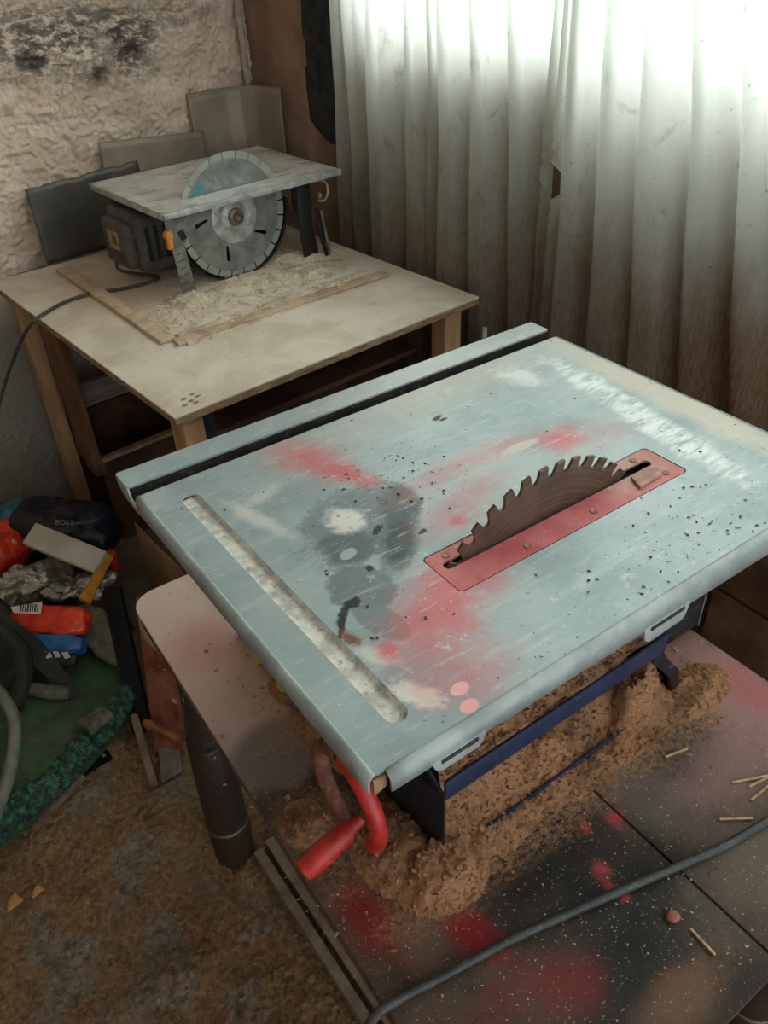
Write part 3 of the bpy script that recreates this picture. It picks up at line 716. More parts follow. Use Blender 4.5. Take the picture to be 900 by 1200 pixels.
b.prism([(X1+.012, YF+.004, DESKZ+.09), (X1+.06, YF+.004, DESKZ+.002), (X1+.07, .41, DESKZ+.002), (X1+.07, .41, DESKZ+.12)], (.003, 0, .001)); b.build('right_side_plate', hb, saw)
b = MB(); b.box(((X0+X1)/2-.001, YF-.001, DESKZ+.1245), (X1-X0+.004, .004, .028), bev=.0012); b.build('blue_band', bl, saw)['label'] = 'blue enamelled front band'
b = MB(); b.box(((.173+.415)/2, YF-.003, DESKZ+.0075), (.245, .003, .015), bev=.0008); b.build('blue_lip', bl, saw)['label'] = 'blue lower lip half buried in sawdust'
b = MB(); b.box((.31, .26, DESKZ+.003), (.36, .33, .004)); b.build('base_plate', hb, saw)
# motor cover on the far side
b = MB(); b.box((.556, .214, DESKZ+.1375), (.088, .19, .273), bev=.004); mc = b.build('motor_cover', mat('sooty_black_box', (36, 38, 40), (24, 26, 27), 40, .6, 0, .2, dust=.22, dustc=(120, 110, 96)), saw)
b = MB(); b.box((.6005, .1185, DESKZ+.1375), (.002, .002, .27)); o = b.build('cover_rim', mat('pale_rim', (136, 138, 132), (110, 112, 106), 40, .5), mc); o['label'] = 'thin pale edge'  # thin paler strip down one upright edge of the cover
# left side: switch plate in yellow
yl = mat('yellow_plastic', (214, 164, 42), (176, 128, 30), 40, .5, 0, .1, dust=.15)
b = MB(); b.box((.090, .345, DESKZ+.075), (.012, .014, .10), bev=.003); b.box((.088, .358, DESKZ+.10), (.012, .014, .05), (1, 0, 0), (0, .9, .4), bev=.003); sp_ = b.build('yellow_switch_flap', yl, saw); sp_['label'] = 'yellow switch flap'
b = MB(); b.box((.094, .420, DESKZ+.07), (.010, .012, .13), bev=.003); b.build('yellow_switch_post', yl, saw)
b = MB(); b.box((.112, .365, DESKZ+.06), (.024, .17, .115), bev=.004); b.build('switch_box', under, saw)
# hand wheel with crank
wr_ = mat('red_crank_paint', (196, 44, 40), (160, 32, 30), 40, .42, 0, .15, dust=.18, dustc=(150, 118, 90))
wd = mat('dusty_crank', (128, 84, 68), (104, 64, 52), 60, .8, 0, .4, dust=.3, dustc=(150, 116, 84))
HW = V((.040, .112, SAWZ-.178)); RR = .050
pts = [HW + V((0, RR*math.cos(a), RR*math.sin(a)*1.05)) for a in [math.radians(t) for t in range(78, -96, -8)]]
b = MB(); b.tube(pts, [.0085]*len(pts), 12); b.build('crank_arm', wd, saw)['label'] = 'sawdust-coated side of the hand wheel'
pts = [HW + V((0, RR*math.cos(a), RR*math.sin(a)*1.05)) for a in [math.radians(t) for t in range(86, 232, 8)]]
b = MB(); b.tube(pts, [.0085]*(len(pts)-2)+[.008, .005], 12); b.build('hand_wheel_rim', wr_, saw)['label'] = 'red side of the hand wheel'
b = MB(); b.tube([HW+V((.0, 0, .048)), HW+V((.03, 0, .05)), HW+V((.10, .0, .05))], .007, 12); b.build('crank_shaft', under, saw)
g0 = HW + V((0, -.002, -.050))
b = MB(); ax = V((-.054, .002, -.022)).normalized(); b.lathe([(.006, -.012), (.008, .004), (.0105, .008), (.0125, .030), (.0130, .052), (.011, .062), (.006, .064)], g0, ax, 20); b.build('crank_grip', wr_, saw)['label'] = 'red crank grip'

# ------------------------------------------------------------------ sawdust heap round the saw
SD = M_dust('brown_sawdust', (150, 106, 74), (186, 138, 100), (218, 178, 138), 240)
def heap(x, y):
    h = 0.0
    # strip in front of the lip and through the open front
    yl_ = .026 + .010*fbm((x*14, 1, 1), 4) + .02*smooth01((.16-x)/.1)*0
    if .06 < x < .53:
        top = .035+.035*smooth01((x-.22)/.2)
        if y < .058: h = max(h, .013*smooth01((y-yl_)/.028)*smooth01((x-.05)/.06)*smooth01((.54-x)/.08))
        else:
            inx = smooth01((x-.118)/.01)*smooth01((.475-x)/.04)
            h = max(h, inx*(.012 + (.105-.012)*smooth01((y-.056)/.085)))
    # bulk at the right end
    d = math.hypot((x-.425)/.062, (y-.072)/.045); h = max(h, .088*smooth01((1.15-d)/1.15)*smooth01((y-.022)/.05))
    d = math.hypot((x-.50)/.07, (y-.05)/.035); h = max(h, .012*smooth01((1-d)*1.6))
    # hump by the crank
    d = math.hypot((x-.085)/.05, (y-.10)/.06); h = max(h, .026*smooth01((1.05-d)*1.2))
    d = math.hypot((x-.105)/.05, (y-.05)/.038); h = max(h, .026*smooth01((1.1-d)*1.5))
    d = math.hypot((x-.022)/.032, (y-.185)/.035); h = max(h, .008*smooth01((1-d)*1.2))
    # drift along the left side
    d = math.hypot((x-.115)/.035, (y-.27)/.09); h = max(h, .024*smooth01((1.05-d)*1.2))
    d = math.hypot((x-.10)/.022, (y-.36)/.03); h = max(h, .006*smooth01((1-d)*1.6))
    if h > 0: h = h*(.8+.5*fbm((x*22, y*22, 8), 4)) + min(1, h/.006)*(.0040*fbm((x*60, y*60, 3), 4) + .0012*noise.noise(V((x*300, y*300, 2))))
    return h
def heapmesh(x0, x1, y0, y1, hf, step, base, thr=.0006, nfl=0, fs=(.0012, .002, .003), seed=1):
    nx, ny = int((x1-x0)/step), int((y1-y0)/step); b = MB(); vs = {}
    H = [[hf(x0+(x1-x0)*i/nx, y0+(y1-y0)*j/ny) for j in range(ny+1)] for i in range(nx+1)]
    for i in range(nx):
        for j in range(ny):
            if max(H[i][j], H[i+1][j], H[i][j+1], H[i+1][j+1]) < thr: continue
            q = []
            for (a, c) in ((i, j), (i+1, j), (i+1, j+1), (i, j+1)):
                if (a, c) not in vs: vs[(a, c)] = b.bm.verts.new((x0+(x1-x0)*a/nx, y0+(y1-y0)*c/ny, base+max(H[a][c], -.0005)))
                q.append(vs[(a, c)])
            b.bm.faces.new(q)
    R = random.Random(seed); k = 0
    while k < nfl:
        x, y = R.uniform(x0, x1), R.uniform(y0, y1); h = hf(x, y)
        if h > thr or R.random() < .03:
            flake(b.bm, (x, y, base+max(h, 0)+.0012), R.choice(fs), R, .7); k += 1
    return b
b = heapmesh(-.03, .56, .0, .50, heap, .0024, DESKZ+.0006, nfl=9000)
o = b.build('sawdust_heap', SD, smooth=60, origin=(.2, .06, DESKZ)); tag(o, 'brown sawdust heaped around and spilling from the open base of the near saw', 'sawdust', kind='stuff')
# sawdust lying on the ledge inside, above the blue band
def ledge(x, y):
    if not (.119 < x < .428): return -.01
    e = .004*fbm((x*40, y*40, 1), 4)
    return .004 + .080*smooth01((y-.062)/.045)*(.75+.25*noise.noise(V((x*9, 2, 1)))) + e
b = heapmesh(.120, .428, .0625, .1045, ledge, .0022, DESKZ+.136, thr=-.005, nfl=1500, seed=4)
SDD = M_dust('shaded_sawdust', (140, 100, 70), (172, 128, 92), (200, 158, 118), 240)  # same sawdust, with the shade under the saw top put into its colour
o = b.build('sawdust_ledge', SDD, smooth=60, origin=(.27, .08, DESKZ+.136)); tag(o, 'sawdust lying on the ledge above the blue band, under the saw top', 'sawdust', kind='stuff')
# loose specks on the bench and on the saw top
b = MB(); R = random.Random(33)
EDGE = [(x/100, y/100) for x in range(-4, 58) for y in range(-4, 52) if heap(x/100, y/100) > .003]
for i in range(5200):
    x, y = R.choice(EDGE); x += R.gauss(0, .018); y += R.gauss(0, .014)
    if heap(x, y) < .001 and -.012 < x < .585 and y > -.2: flake(b.bm, (x, y, DESKZ+.0014), R.choice((.0007, .001, .0014, .002)), R, .5)
tag(b.build('sawdust_scatter', SD, smooth=0, origin=(.2, .1, DESKZ)), 'thin scatter of sawdust on the bench thinning out around the heap', 'sawdust', kind='stuff')
b = MB(); R = random.Random(21)
for i in range(4200):
    x, y = R.uniform(-.01, .585), R.uniform(-.19, .62)
    if heap(x, y) < .001:
        if R.random() < (.35 if x < .15 and y > .25 else .8 if y < .1 else .2): flake(b.bm, (x, y, DESKZ+.0016), R.choice((.0004, .0005, .0007, .0011)), R, .4)
tag(b.build('wood_specks', mat('pale_speck', (196, 178, 156), (150, 126, 102), 300, .8), smooth=0, origin=(.29, .2, DESKZ)), 'fine pale wood specks scattered over the workbench top', 'wood specks', kind='stuff')
b = MB()
for i in range(520):
    x, y = R.uniform(.02, .62), R.uniform(.01, .44)
    t = R.random()
    if t < .4: x, y = R.gauss(.42, .11), abs(R.gauss(.03, .05))+.008
    elif t < .75: x, y = R.gauss(.24, .05), R.gauss(.30, .04)
    if not (.01 < x < .615 and .01 < y < .437) or (INS[0] < x < INS[1] and INS[2] < y < INS[3]): continue
    flake(b.bm, (x, y, SAWZ+.0006), R.choice((.0004, .0006, .0007, .0009, .0016)), R, .3)
tag(b.build('dark_specks', mat('dark_speck', (84, 66, 52), (44, 38, 34), 200, .8), smooth=0, origin=(.3, .2, SAWZ)), 'dark crumbs of wood scattered over the grey saw top', 'wood crumbs', kind='stuff')
# ================================================================== PLYWOOD TABLE
def M_ply():
    g = G('dusty_plywood', .8)
    k = g.mix(g.ramp(g.noise(7, 6, .6, .4), .35, .65), lin((200, 187, 170)), lin((222, 212, 197)))
    k = g.mix(g.math('MULTIPLY', g.ramp(g.noise(5, 6, .65, .5), .5, .68), .7), k, lin((226, 216, 202)))
    k = g.mix(g.math('MULTIPLY', g.ramp(g.noise(60, 5, .7, .2, (1, 3, 1)), .55, .7), .4), k, lin((168, 138, 108)))
    k = g.mix(g.math('MULTIPLY', g.spot(.20, .62, .16, .24, 0, .8, .4, 9), .5), k, lin((176, 146, 114)))
    k = g.mix(g.math('MULTIPLY', g.spot(.72, .72, .10, .3, 0, .8, .5, 9), .5), k, lin((168, 138, 108)))
    for (x, y) in ((.045, .05), (.066, .055), (.052, .035), (.069, .042), (.035, .028), (.055, .024)):
        k = g.mix(g.math('MULTIPLY', g.spot(x, y, .0075, .005, .4, .5, .5, 90), .8), k, lin((96, 72, 54)))
    k = g.mix(g.math('MULTIPLY', g.ramp(g.noise(150, 4, .8), .665, .70), .6), k, lin((110, 84, 62)))
    g.col(k); g.bump(g.noise(70, 6, .7), .3, .0015); return g.mat
wt = thing('plywood_table', TP(.374, .45, 0), 'dusty plywood-topped table on rough wooden legs in the wall corner, carrying the small saw', 'table')
wt.rotation_euler = (0, 0, 0)
PLY = M_ply()
def part(b, name, m, par, **k): return b.build(name, m, par, **k)
# board laid out in table axes, then turned with the table
pe = mat('plywood_edge', (168, 140, 110), (120, 94, 70), 30, .8, 0, .3, 60, .001, stretch=(1, 1, 8))
def rot_child(o, par):                           # local axes follow the table edges, origin at its near corner
    o.parent = par; o.rotation_euler = (0, 0, TH); o.location = TF - PO[par.name]
    return o
def tchild(b, name, m, par=wt, **k):
    o = b.build(name, m, None, **k); o.location = (0, 0, 0); return rot_child(o, par) if par is wt else o
TW, TD = .748, .90
b = MB(); b.box((TW/2, TD/2, WOODZ-.002), (TW, TD, .004), bev=.001); tchild(b, 'table_top', PLY)
b = MB(); b.box((TW/2, TD/2, WOODZ-.0105), (TW-.001, TD-.001, .013)); tchild(b, 'top_edge', pe)
pine = mat('pale_pine', (186, 150, 110), (158, 122, 84), 9, .75, 0, .25, 40, .001, stretch=(4, 4, .5), dust=.1)
dpine = mat('brown_pine', (126, 90, 62), (96, 66, 46), 9, .8, 0, .25, 40, .001, stretch=(4, 4, .5))
darkp = mat('dark_brown_board', (92, 64, 48), (66, 44, 34), 8, .85, 0, .25)
ZL = WOODZ-.018
def leg(x, y, w, d, m, name='leg'):
    b = MB(); b.box((x, y, ZL/2), (w, d, ZL-.001), bev=.003); return tchild(b, name, m)
leg(.040, .045, .042, .052, pine); leg(TW-.05, .05, .050, .045, pine); leg(.040, TD-.06, .034, .05, pine); leg(TW-.05, TD-.05, .045, .045, dpine)
b = MB(); b.box((.082, .060, ZL/2), (.034, .024, ZL-.002), bev=.002); tchild(b, 'doubling_post', mat('blue_black_batten', (52, 56, 62), (38, 40, 44), 20, .7))['label'] = 'blue-black post beside the near leg'
b = MB(); b.box((.060, TD-.17, .48), (.024, .095, .43), bev=.002); b.box((.067, TD-.175, .26), (.028, .06, .06), bev=.002); tchild(b, 'brace_board', dpine)['label'] = 'red-brown board hanging beside the left leg'
b = MB(); b.box((TW/2, TD-.035, .378), (TW-.10, .018, .066), bev=.002); tchild(b, 'back_rail', mat('grey_plank', (150, 140, 124), (120, 110, 96), 10, .8, 0, .3, stretch=(.6, 4, 4)))
b = MB(); b.box((TW/2, TD-.020, .165), (TW-.06, .010, .33)); tchild(b, 'back_panel', darkp)
b = MB(); b.box((TW/2+.02, .705, .134), (TW-.11, .012, .262), bev=.001); tchild(b, 'divider_board', darkp)
b = MB(); b.box((TW/2+.02, .700, .270), (TW-.11, .022, .011), bev=.002); tchild(b, 'divider_cap', mat('pale_edge_strip', (172, 146, 116), (140, 114, 88), 30, .8))
b = MB(); b.bar((TW-.02, .08, .40), (TW-.02, TD-.08, .40), .05, .016, (1, 0, 0)); tchild(b, 'side_rail', dpine)
b = MB(); b.box((TW/2+.05, .40, .56), (TW-.2, .5, .012)); tchild(b, 'shelf', darkp)
# battens
def batten(p0, p1, w, h, lab):
    b = MB(); b.bar(V(p0)+V((0, 0, h/2)), V(p1)+V((0, 0, h/2)), w, h, bev=h*.35)
    o = b.build('batten', mat('dusty_batten', (200, 180, 154), (170, 146, 118), 16, .85, 0, .4, 60, .001), wt); o['label'] = lab
Z7 = WOODZ+.0002
batten(pz(74, 317, Z7), pz(198, 402, Z7), .034, .010, 'batten along the left side')
batten(pz(206, 404, Z7), pz(452, 322, Z7), .030, .008, 'batten along the front')
# dust on the table
WD = M_dust('pale_wood_dust', (212, 194, 170), (232, 218, 198), (242, 232, 216), 200)
c0 = pz(300, 330, WOODZ)
def wdust(x, y):
    i = (V((x, y, 0))-TF).dot(ux); j = (V((x, y, 0))-TF).dot(uy)
    if not (.02 < i < TW-.02 and .03 < j < TD-.12): return -.01
    h = 0
    for (px_, py_, rx, ry, hh) in ((.60, 1.37, .15, .055, .020), (.80, 1.47, .10, .07, .022), (.46, 1.37, .055, .075, .018), (.53, 1.32, .17, .04, .010), (.72, 1.36, .14, .06, .016), (.40, 1.33, .055, .08, .008), (.62, 1.55, .16, .12, .010)):
        d = math.hypot((x-px_)/rx, (y-py_)/ry); h = max(h, hh*smooth01((1.15-d)*1.25))
    # along the front batten
    q = abs((V((x, y, 0))-V((.60, 1.228, 0))).dot(uy)); 
    if .36 < x < .86: h = max(h, .0115*smooth01((.038-q)/.02)*(.62+.5*noise.noise(V((x*14, 1, 2)))))
    if h <= 0.0003: return -.01
    return h*(.75+.5*fbm((x*18, y*18, 5), 3)) + .003*fbm((x*70, y*70, 3), 4)*min(1, h/.006)
b = heapmesh(.26, .93, 1.16, 1.72, wdust, .0036, WOODZ+.0006, thr=.0004, nfl=4200, fs=(.0012, .0018, .0026), seed=9)
o = b.build('pale_sawdust', WD, smooth=60, origin=(.6, 1.4, WOODZ)); tag(o, 'pale fluffy sawdust lying around the small saw on the plywood table', 'sawdust', kind='stuff')

# ================================================================== SMALL SAW (turned-over circular saw with a diamond disc)
cut = thing('small_saw', V((.62, 1.5, WOODZ)), 'upturned hand saw serving as a small table cutter, large silver notched disc through its plate', 'power saw')
PZ = .920
P0 = V((.428, 1.367, 0)); cux = V((math.cos(math.radians(5.3)), math.sin(math.radians(5.3)), 0)); cuy = V((-cux.y, cux.x, 0))
def CP(i, j, z): return P0 + cux*i + cuy*j + uz*z
def cbuild(b, name, m, par=cut, **k):            # meshes laid out in the saw's own axes
    bmesh.ops.transform(b.bm, matrix=Matrix.Translation(P0) @ Matrix.Rotation(math.radians(5.3), 4, 'Z'), verts=b.bm.verts[:])
    return b.build(name, m, par, **k)
cp = G('scuffed_aluminium', .45, .2); k = cp.mix(cp.ramp(cp.noise(9, 6, .65, .4), .35, .65), lin((184, 184, 178)), lin((206, 206, 200)))
k = cp.mix(cp.math('MULTIPLY', cp.ramp(cp.noise(14, 6, .7, .5, (1, 2.4, 1)), .48, .66), .75), k, lin((136, 122, 108)))
k = cp.mix(cp.math('MULTIPLY', cp.ramp(cp.noise(40, 6, .75, .3), .60, .68), .7), k, lin((96, 90, 84))); k = cp.mix(cp.math('MULTIPLY', cp.ramp(cp.noise(30, 6, .75), .58, .68), .8), k, lin((224, 222, 214)))
cp.col(k); cp.bump(cp.noise(80, 6, .7), .25, .001)
PW, PD = .470, .350
slot = rrect(.085, .345, .0625, .0735, .003)
b = fill2d([rrect(0, PW, 0, PD, .006), slot], PZ-.003, PZ); b.bm.normal_update(); cbuild(b, 'base_plate', cp.mat)
al = mat('bright_aluminium_rim', (188, 192, 190), (150, 152, 148), 40, .4, .3, .15, dust=.1)
b = MB(); b.bar((.003, .001, PZ-.0065), (PW-.003, .001, PZ-.0065), .004, .013, bev=.001); b.bar((.001, .003, PZ-.0065), (.001, PD-.003, PZ-.0065), .004, .013, bev=.001); b.bar((PW-.001, .003, PZ-.0065), (PW-.001, PD-.003, PZ-.0065), .004, .013, bev=.001); b.bar((.003, PD-.001, PZ-.0065), (PW-.003, PD-.001, PZ-.0065), .004, .013, bev=.001)
cbuild(b, 'plate_rim', al)
# disc
DX, DY, DZ, DR = .204, .068, .858, .137
def disc_poly():
    n = 24; out = []
    for i in range(n):
        a0 = 2*PI*i/n + .06
        for k in range(5):
            a = a0 + (2*PI/n-.040)*k/4 + .020; out.append((DX+DR*math.cos(a), DZ+DR*math.sin(a)))
        a = a0 + 2*PI/n
        for (da, r) in ((-.013, DR-.0005), (-.013, DR-.0155), (.013, DR-.0155), (.013, DR-.0005)): out.append((DX+r*math.cos(a+da), DZ+r*math.sin(a+da)))
    return out
dm = G('diamond_disc_steel', .38, .45); oo = dm.xyz()
ld = V((0, 0, 0))
cen = P0 + cux*DX + cuy*DY + uz*DZ - V((.62, 1.5, WOODZ))
rr = dm.math('SQRT', dm.math('ADD', dm.math('POWER', dm.math('DIVIDE', dm.math('SUBTRACT', oo[0], cen.x), math.cos(math.radians(5.3))), 2.0), dm.math('POWER', dm.math('SUBTRACT', oo[2], cen.z), 2.0)))
k = dm.mix(dm.ramp(dm.noise(26, 6, .65, .4), .35, .65), lin((122, 126, 122)), lin((152, 157, 154)))
k = dm.mix(dm.ramp(rr, DR-.0142, DR-.0136), k, lin((172, 175, 168)))
k = dm.mix(dm.math('MULTIPLY', dm.math('MULTIPLY', dm.spot(cen.x-.085, cen.z+.075, .022, .035, .7, .7, .4, 30, (0, 2)), dm.ramp(rr, DR-.016, DR-.022)), .8), k, lin((56, 140, 152)))
k = dm.mix(dm.math('MULTIPLY', dm.ramp(dm.noise(40, 6, .7), .56, .68), .45), k, lin((112, 104, 94)))
dm.col(k); dm.bump(dm.noise(90, 5), .12, .0005)
b = fill2d([disc_poly()], -.0014, .0014)
# five key-hole slots are cut right through
def keyhole(a, r0=.070, r1=.096):
    out = []
    for k_ in range(9):
        t = a + PI/2 + PI*k_/8; out.append((DX+r0*math.cos(a)+.0030*math.cos(t), DZ+r0*math.sin(a)+.0030*math.sin(t)))
    for k_ in range(9):
        t = a - PI/2 + PI*k_/8; out.append((DX+r1*math.cos(a+.1)+.0052*math.cos(t), DZ+r1*math.sin(a+.1)+.0052*math.sin(t)))
    return out
b.bm.free()
b = fill2d([disc_poly()] + [keyhole(math.radians(t)) for t in (103, 175, 247, 319, 31)], -.0014, .0014)
bmesh.ops.transform(b.bm, matrix=Matrix(((1, 0, 0, 0), (0, 0, 1, DY), (0, 1, 0, 0), (0, 0, 0, 1))), verts=b.bm.verts[:])
dd = cbuild(b, 'cutting_disc', dm.mat, smooth=25); dd['label'] = 'silver diamond disc with a notched rim'
fl = mat('worn_flange', (198, 200, 198), (150, 152, 150), 50, .42, .35, .3, 120, .001, dust=.2)
b = MB(); b.lathe([(.059, 0), (.0595, .003), (.056, .005), (.040, .0055), (.034, .0045), (.030, .0065), (.027, .008), (.022, .009)], (DX, DY-.0014, DZ), (0, -1, 0), 36); cbuild(b, 'flange', fl, dd)
b = MB(); b.lathe([(.020, .007), (.020, .014), (.017, .016), (.013, .0165), (.0125, .012), (.0085, .012), (.008, .018), (.005, .021), (.002, .020)], (DX, DY-.0014, DZ), (0, -1, 0), 24); cbuild(b, 'arbor_nut', mat('brown_nut', (142, 126, 108), (100, 88, 76), 60, .5, .4, .2), dd)['label'] = 'brownish clamping nut'
# machine body behind the disc
dk = mat('dark_grey_housing', (80, 77, 72), (58, 55, 52), 24, .6, 0, .2, 60, .001, dust=.12, dustc=(146, 126, 104))
bk = mat('black_guard', (24, 22, 21), (14, 13, 12), 24, .6, 0, .2, 60, .001, dust=.10, dustc=(130, 112, 92))
b = MB(); b.box((.060, .215, .822), (.125, .155, .135), bev=.018, seg=3); b.box((-.012, .215, .818), (.030, .115, .100), bev=.008); mo = cbuild(b, 'motor_housing', dk); mo['label'] = 'dusty grey motor housing'
b = MB(); b.box((.165, .20, .835), (.10, .18, .12), bev=.012); b.box((.20, .105, .848), (.20, .05, .085), bev=.010); cbuild(b, 'gear_case', bk)
b = MB(); b.box((-.0275, .212, .828), (.003, .050, .042), bev=.001); lb = cbuild(b, 'rating_plate', mat('yellowish_plate', (168, 142, 92), (130, 108, 70), 60, .6, 0, .1), mo); lb['label'] = 'yellowish rating plate'
b = MB(); b.box((-.0292, .204, .829), (.001, .020, .022)); cbuild(b, 'plate_panel', mat('plate_dark', (96, 76, 48), (76, 60, 40), 60, .6), lb)
for q in range(5):
    b = MB(); b.box((.020+.022*q, .1365, .822), (.008, .004, .075), bev=.001); cbuild(b, 'cooling_slot', bk, mo)
# guard round the rear half of the disc (black, open towards us)
b = MB()
def guard(u, v):
    a = math.radians(196+168*u); r = DR+.010; return (DX+r*math.cos(a), .064+.050*v, max(WOODZ+.004, DZ+r*math.sin(a)*.97))
b.grid(guard, 40, 4)
cbuild(b, 'disc_guard', bk, solid=.0025)
b = MB(); b.prism([(DX+DR*1.0*math.cos(math.radians(t)), .116, max(WOODZ+.006, DZ+DR*math.sin(math.radians(t)))) for t in range(180, 361, 12)], (0, .003, 0)); cbuild(b, 'guard_back', bk)
# front left depth bracket: rounded lug, scale bar, orange knob
sb = mat('grey_scale_bar', (132, 132, 126), (98, 98, 94), 40, .5, .25, .2, dust=.25)
b = MB(); lug = [(.012, PZ-.012), (.058, PZ-.012)] + [(.035+.023*math.cos(math.radians(t)), .862+.023*math.sin(math.radians(t))) for t in range(0, -181, -20)]
b.prism([(x, .020, z) for x, z in lug], (0, .003, 0), .0008); lg = cbuild(b, 'pivot_lug', sb)
b = MB(); b.box((.046, .0185, .864), (.014, .002, .022), (1, 0, .35), (0, 1, 0), bev=.0008); cbuild(b, 'lug_slot', bk, lg)
b = MB(); b.prism([(.018, .024, .860), (.048, .024, .860), (.060, .024, WOODZ+.002), (.026, .024, WOODZ+.012)], (0, .003, 0), .0008); lb = cbuild(b, 'scale_bar', sb); lb['label'] = 'grey bar with scale marks'
for q in range(6):
    b = MB(); z = .745+.016*q; b.box((.040-(z-.72)*.05, .0236, z), (.015 if q % 2 else .022, .0006, .0014), (1, 0, .15), (0, 1, 0)); cbuild(b, 'scale_mark', mat('scale_ink', (56, 54, 50), (50, 48, 44), 60, .7), lb)
on = mat('orange_knob', (222, 152, 52), (186, 118, 36), 40, .5, 0, .1, dust=.15)
b = MB(); b.lathe([(.010, 0), (.011, .006), (.009, .012), (.005, .014)], (.012, .021, .872), (0, -1, 0), 18); b.box((.010, .012, .858), (.014, .012, .030), bev=.004); cbuild(b, 'orange_knob', on)['label'] = 'orange clamping knob'
# rear bracket at the right: black lugs and a pale wire bail
b = MB(); b.prism([(.355, .024, PZ-.012), (.392, .024, PZ-.012), (.390, .024, .80), (.402, .024, WOODZ+.016), (.360, .024, WOODZ+.012), (.352, .024, .80)], (0, .004, 0), .0008)
b.prism([(.396, .010, .845), (.404, .010, .842), (.424, .010, WOODZ+.012), (.414, .010, WOODZ+.002), (.398, .010, .78)], (0, .004, 0), .0008); cbuild(b, 'rear_lug', bk)
b = MB(); b.prism([(.406, .0085, .836), (.4105, .0085, .836), (.428, .0085, WOODZ+.010), (.421, .0085, WOODZ+.002)], (0, .002, 0), .0006); cbuild(b, 'lug_blade', sb)
b = MB(); b.tube(catmull([(.400, .016, PZ-.013), (.426, .010, PZ-.022), (.430, .008, .875), (.418, .008, .858), (.402, .012, .862)], 6), .0032, 8); b.lathe([(.006, 0), (.006, .008)], (.405, .012, .872), (0, -1, 0), 12); cbuild(b, 'wire_bail', mat('dull_wire', (150, 138, 118), (120, 104, 84), 60, .5, .3), )
# its cable: along the table and down over the left edge
cp_ = [CP(.005, .26, .79), CP(-.02, .24, .75)] + [pz(x, y, WOODZ+.0050) for x, y in ((186, 325), (150, 337), (110, 343), (78, 353), (54, 366))]
e0 = pz(40, 376, WOODZ+.006); cp_ += [e0]
cp_ += [hit(30, 389, TF-ux*.030, ux), hit(20, 410, TF-ux*.045, ux), hit(8, 442, TF-ux*.075, ux), hit(-2, 478, TF-ux*.115, ux), hit(-10, 520, TF-ux*.17, ux)]
b = MB(); b.tube(catmull(cp_, 8), .0040, 10)
o = b.build('saw_cable', mat('grey_black_cable', (72, 66, 58), (52, 48, 42), 60, .6, 0, .1, dust=.3), origin=(.2, 1.4, WOODZ)); tag(o, 'thin dark cable running from the small saw and hanging over the left table edge', 'cable')
# ================================================================== PILE IN THE CORNER
# green-painted slab with a torn thick front edge
gp = G('green_paint', .7); k = gp.mix(gp.ramp(gp.noise(14, 6, .65, .4), .36, .62), lin((40, 62, 42)), lin((56, 86, 56)))
k = gp.mix(gp.math('MULTIPLY', gp.ramp(gp.noise(30, 6, .75, .3), .52, .66), .7), k, lin((96, 78, 52)))
k = gp.mix(gp.math('MULTIPLY', gp.ramp(gp.noise(90, 4, .75), .60, .70), .6), k, lin((122, 108, 84))); gp.col(k); gp.bump(gp.noise(80, 6, .7), .5, .003)
ZS = .085
s0, s1, s2, s3, s4 = pz(-30, 985, ZS), pz(60, 912, ZS), pz(128, 838, ZS), pz(156, 800, ZS), pz(146, 765, ZS)
top = [s0, s1, s2, s3, s4, pz(110, 745, ZS), pz(-40, 720, ZS)]
gs = thing('green_slab', (s1+s4)/2 - uz*ZS, 'green-painted slab with a torn crusty edge, lying on the floor in the left corner', 'slab')
b = MB(); b.prism([V((p.x, p.y, .012)) for p in top], (0, 0, ZS-.014), .004); b.build('slab_core', gp.mat, gs)
# crusty rim, turquoise paint over crumbs
gc = G('turquoise_crust', .6); k = gc.mix(gc.ramp(gc.noise(70, 5, .75), .42, .62), lin((26, 34, 28)), lin((52, 106, 82)))
k = gc.mix(gc.math('MULTIPLY', gc.ramp(gc.noise(160, 4, .8), .58, .66), .8), k, lin((98, 158, 132))); gc.col(k); gc.bump(gc.noise(130, 6, .75), .8, .004)
path = [s0, s1, s2, s3]
b = MB(); R = random.Random(5)
def rim(u, v):
    i = min(int(u*3), 2); t = u*3-i; q = V(path[i]).lerp(V(path[i+1]), t); d = (V(path[i+1])-V(path[i])).normalized(); out = V((d.y, -d.x, 0))
    a = PI*(1.1*v-.05); r = .030 + .010*fbm((u*26, v*5, 3), 4) + .006*noise.noise(V((u*90, v*20, 1)))
    if u < .03 or u > .97: r *= .4
    return q + out*(r*math.sin(a)-.012) + uz*(r*1.0*math.cos(a)-.020)
b.grid(rim, 200, 22); b.build('torn_edge', gc.mat, gs, smooth=50)['label'] = 'crusty turquoise edge'
# near-black foot that keeps it off the floor
b = MB(); b.box(((s1+s4)/2*1.0 + V((-.10, .02, -ZS+.006)))[:], (.20, .20, .012)); b.build('slab_foot', mat('near_black_foot', (22, 20, 18), (14, 13, 12), 20, .9), gs)
# paint brush lying on the rim
a, c = pz(104, 850, ZS+.022), pz(128, 834, ZS+.018); d = (c-a).normalized()
b = MB(); b.bar(a, c, .040, .018, bev=.006); b.bar(a-d*.01, a+d*.006, .046, .014, bev=.004)
o = b.build('sanding_block', mat('grey_crusty_block', (110, 104, 92), (76, 72, 64), 50, .85, 0, .5), origin=(a+c)/2); tag(o, 'crusty grey block lying on the turquoise edge of the green slab', 'block')
a, c = pz(42, 962, .018), pz(96, 908, .022); b = MB(); b.bar(a, c, .022, .020, bev=.004)
tag(b.build('wooden_stick', mat('grey_stick', (122, 106, 90), (92, 78, 64), 30, .85, 0, .3), origin=(a+c)/2), 'grey weathered stick on the sawdust below the torn edge of the green slab', 'stick')
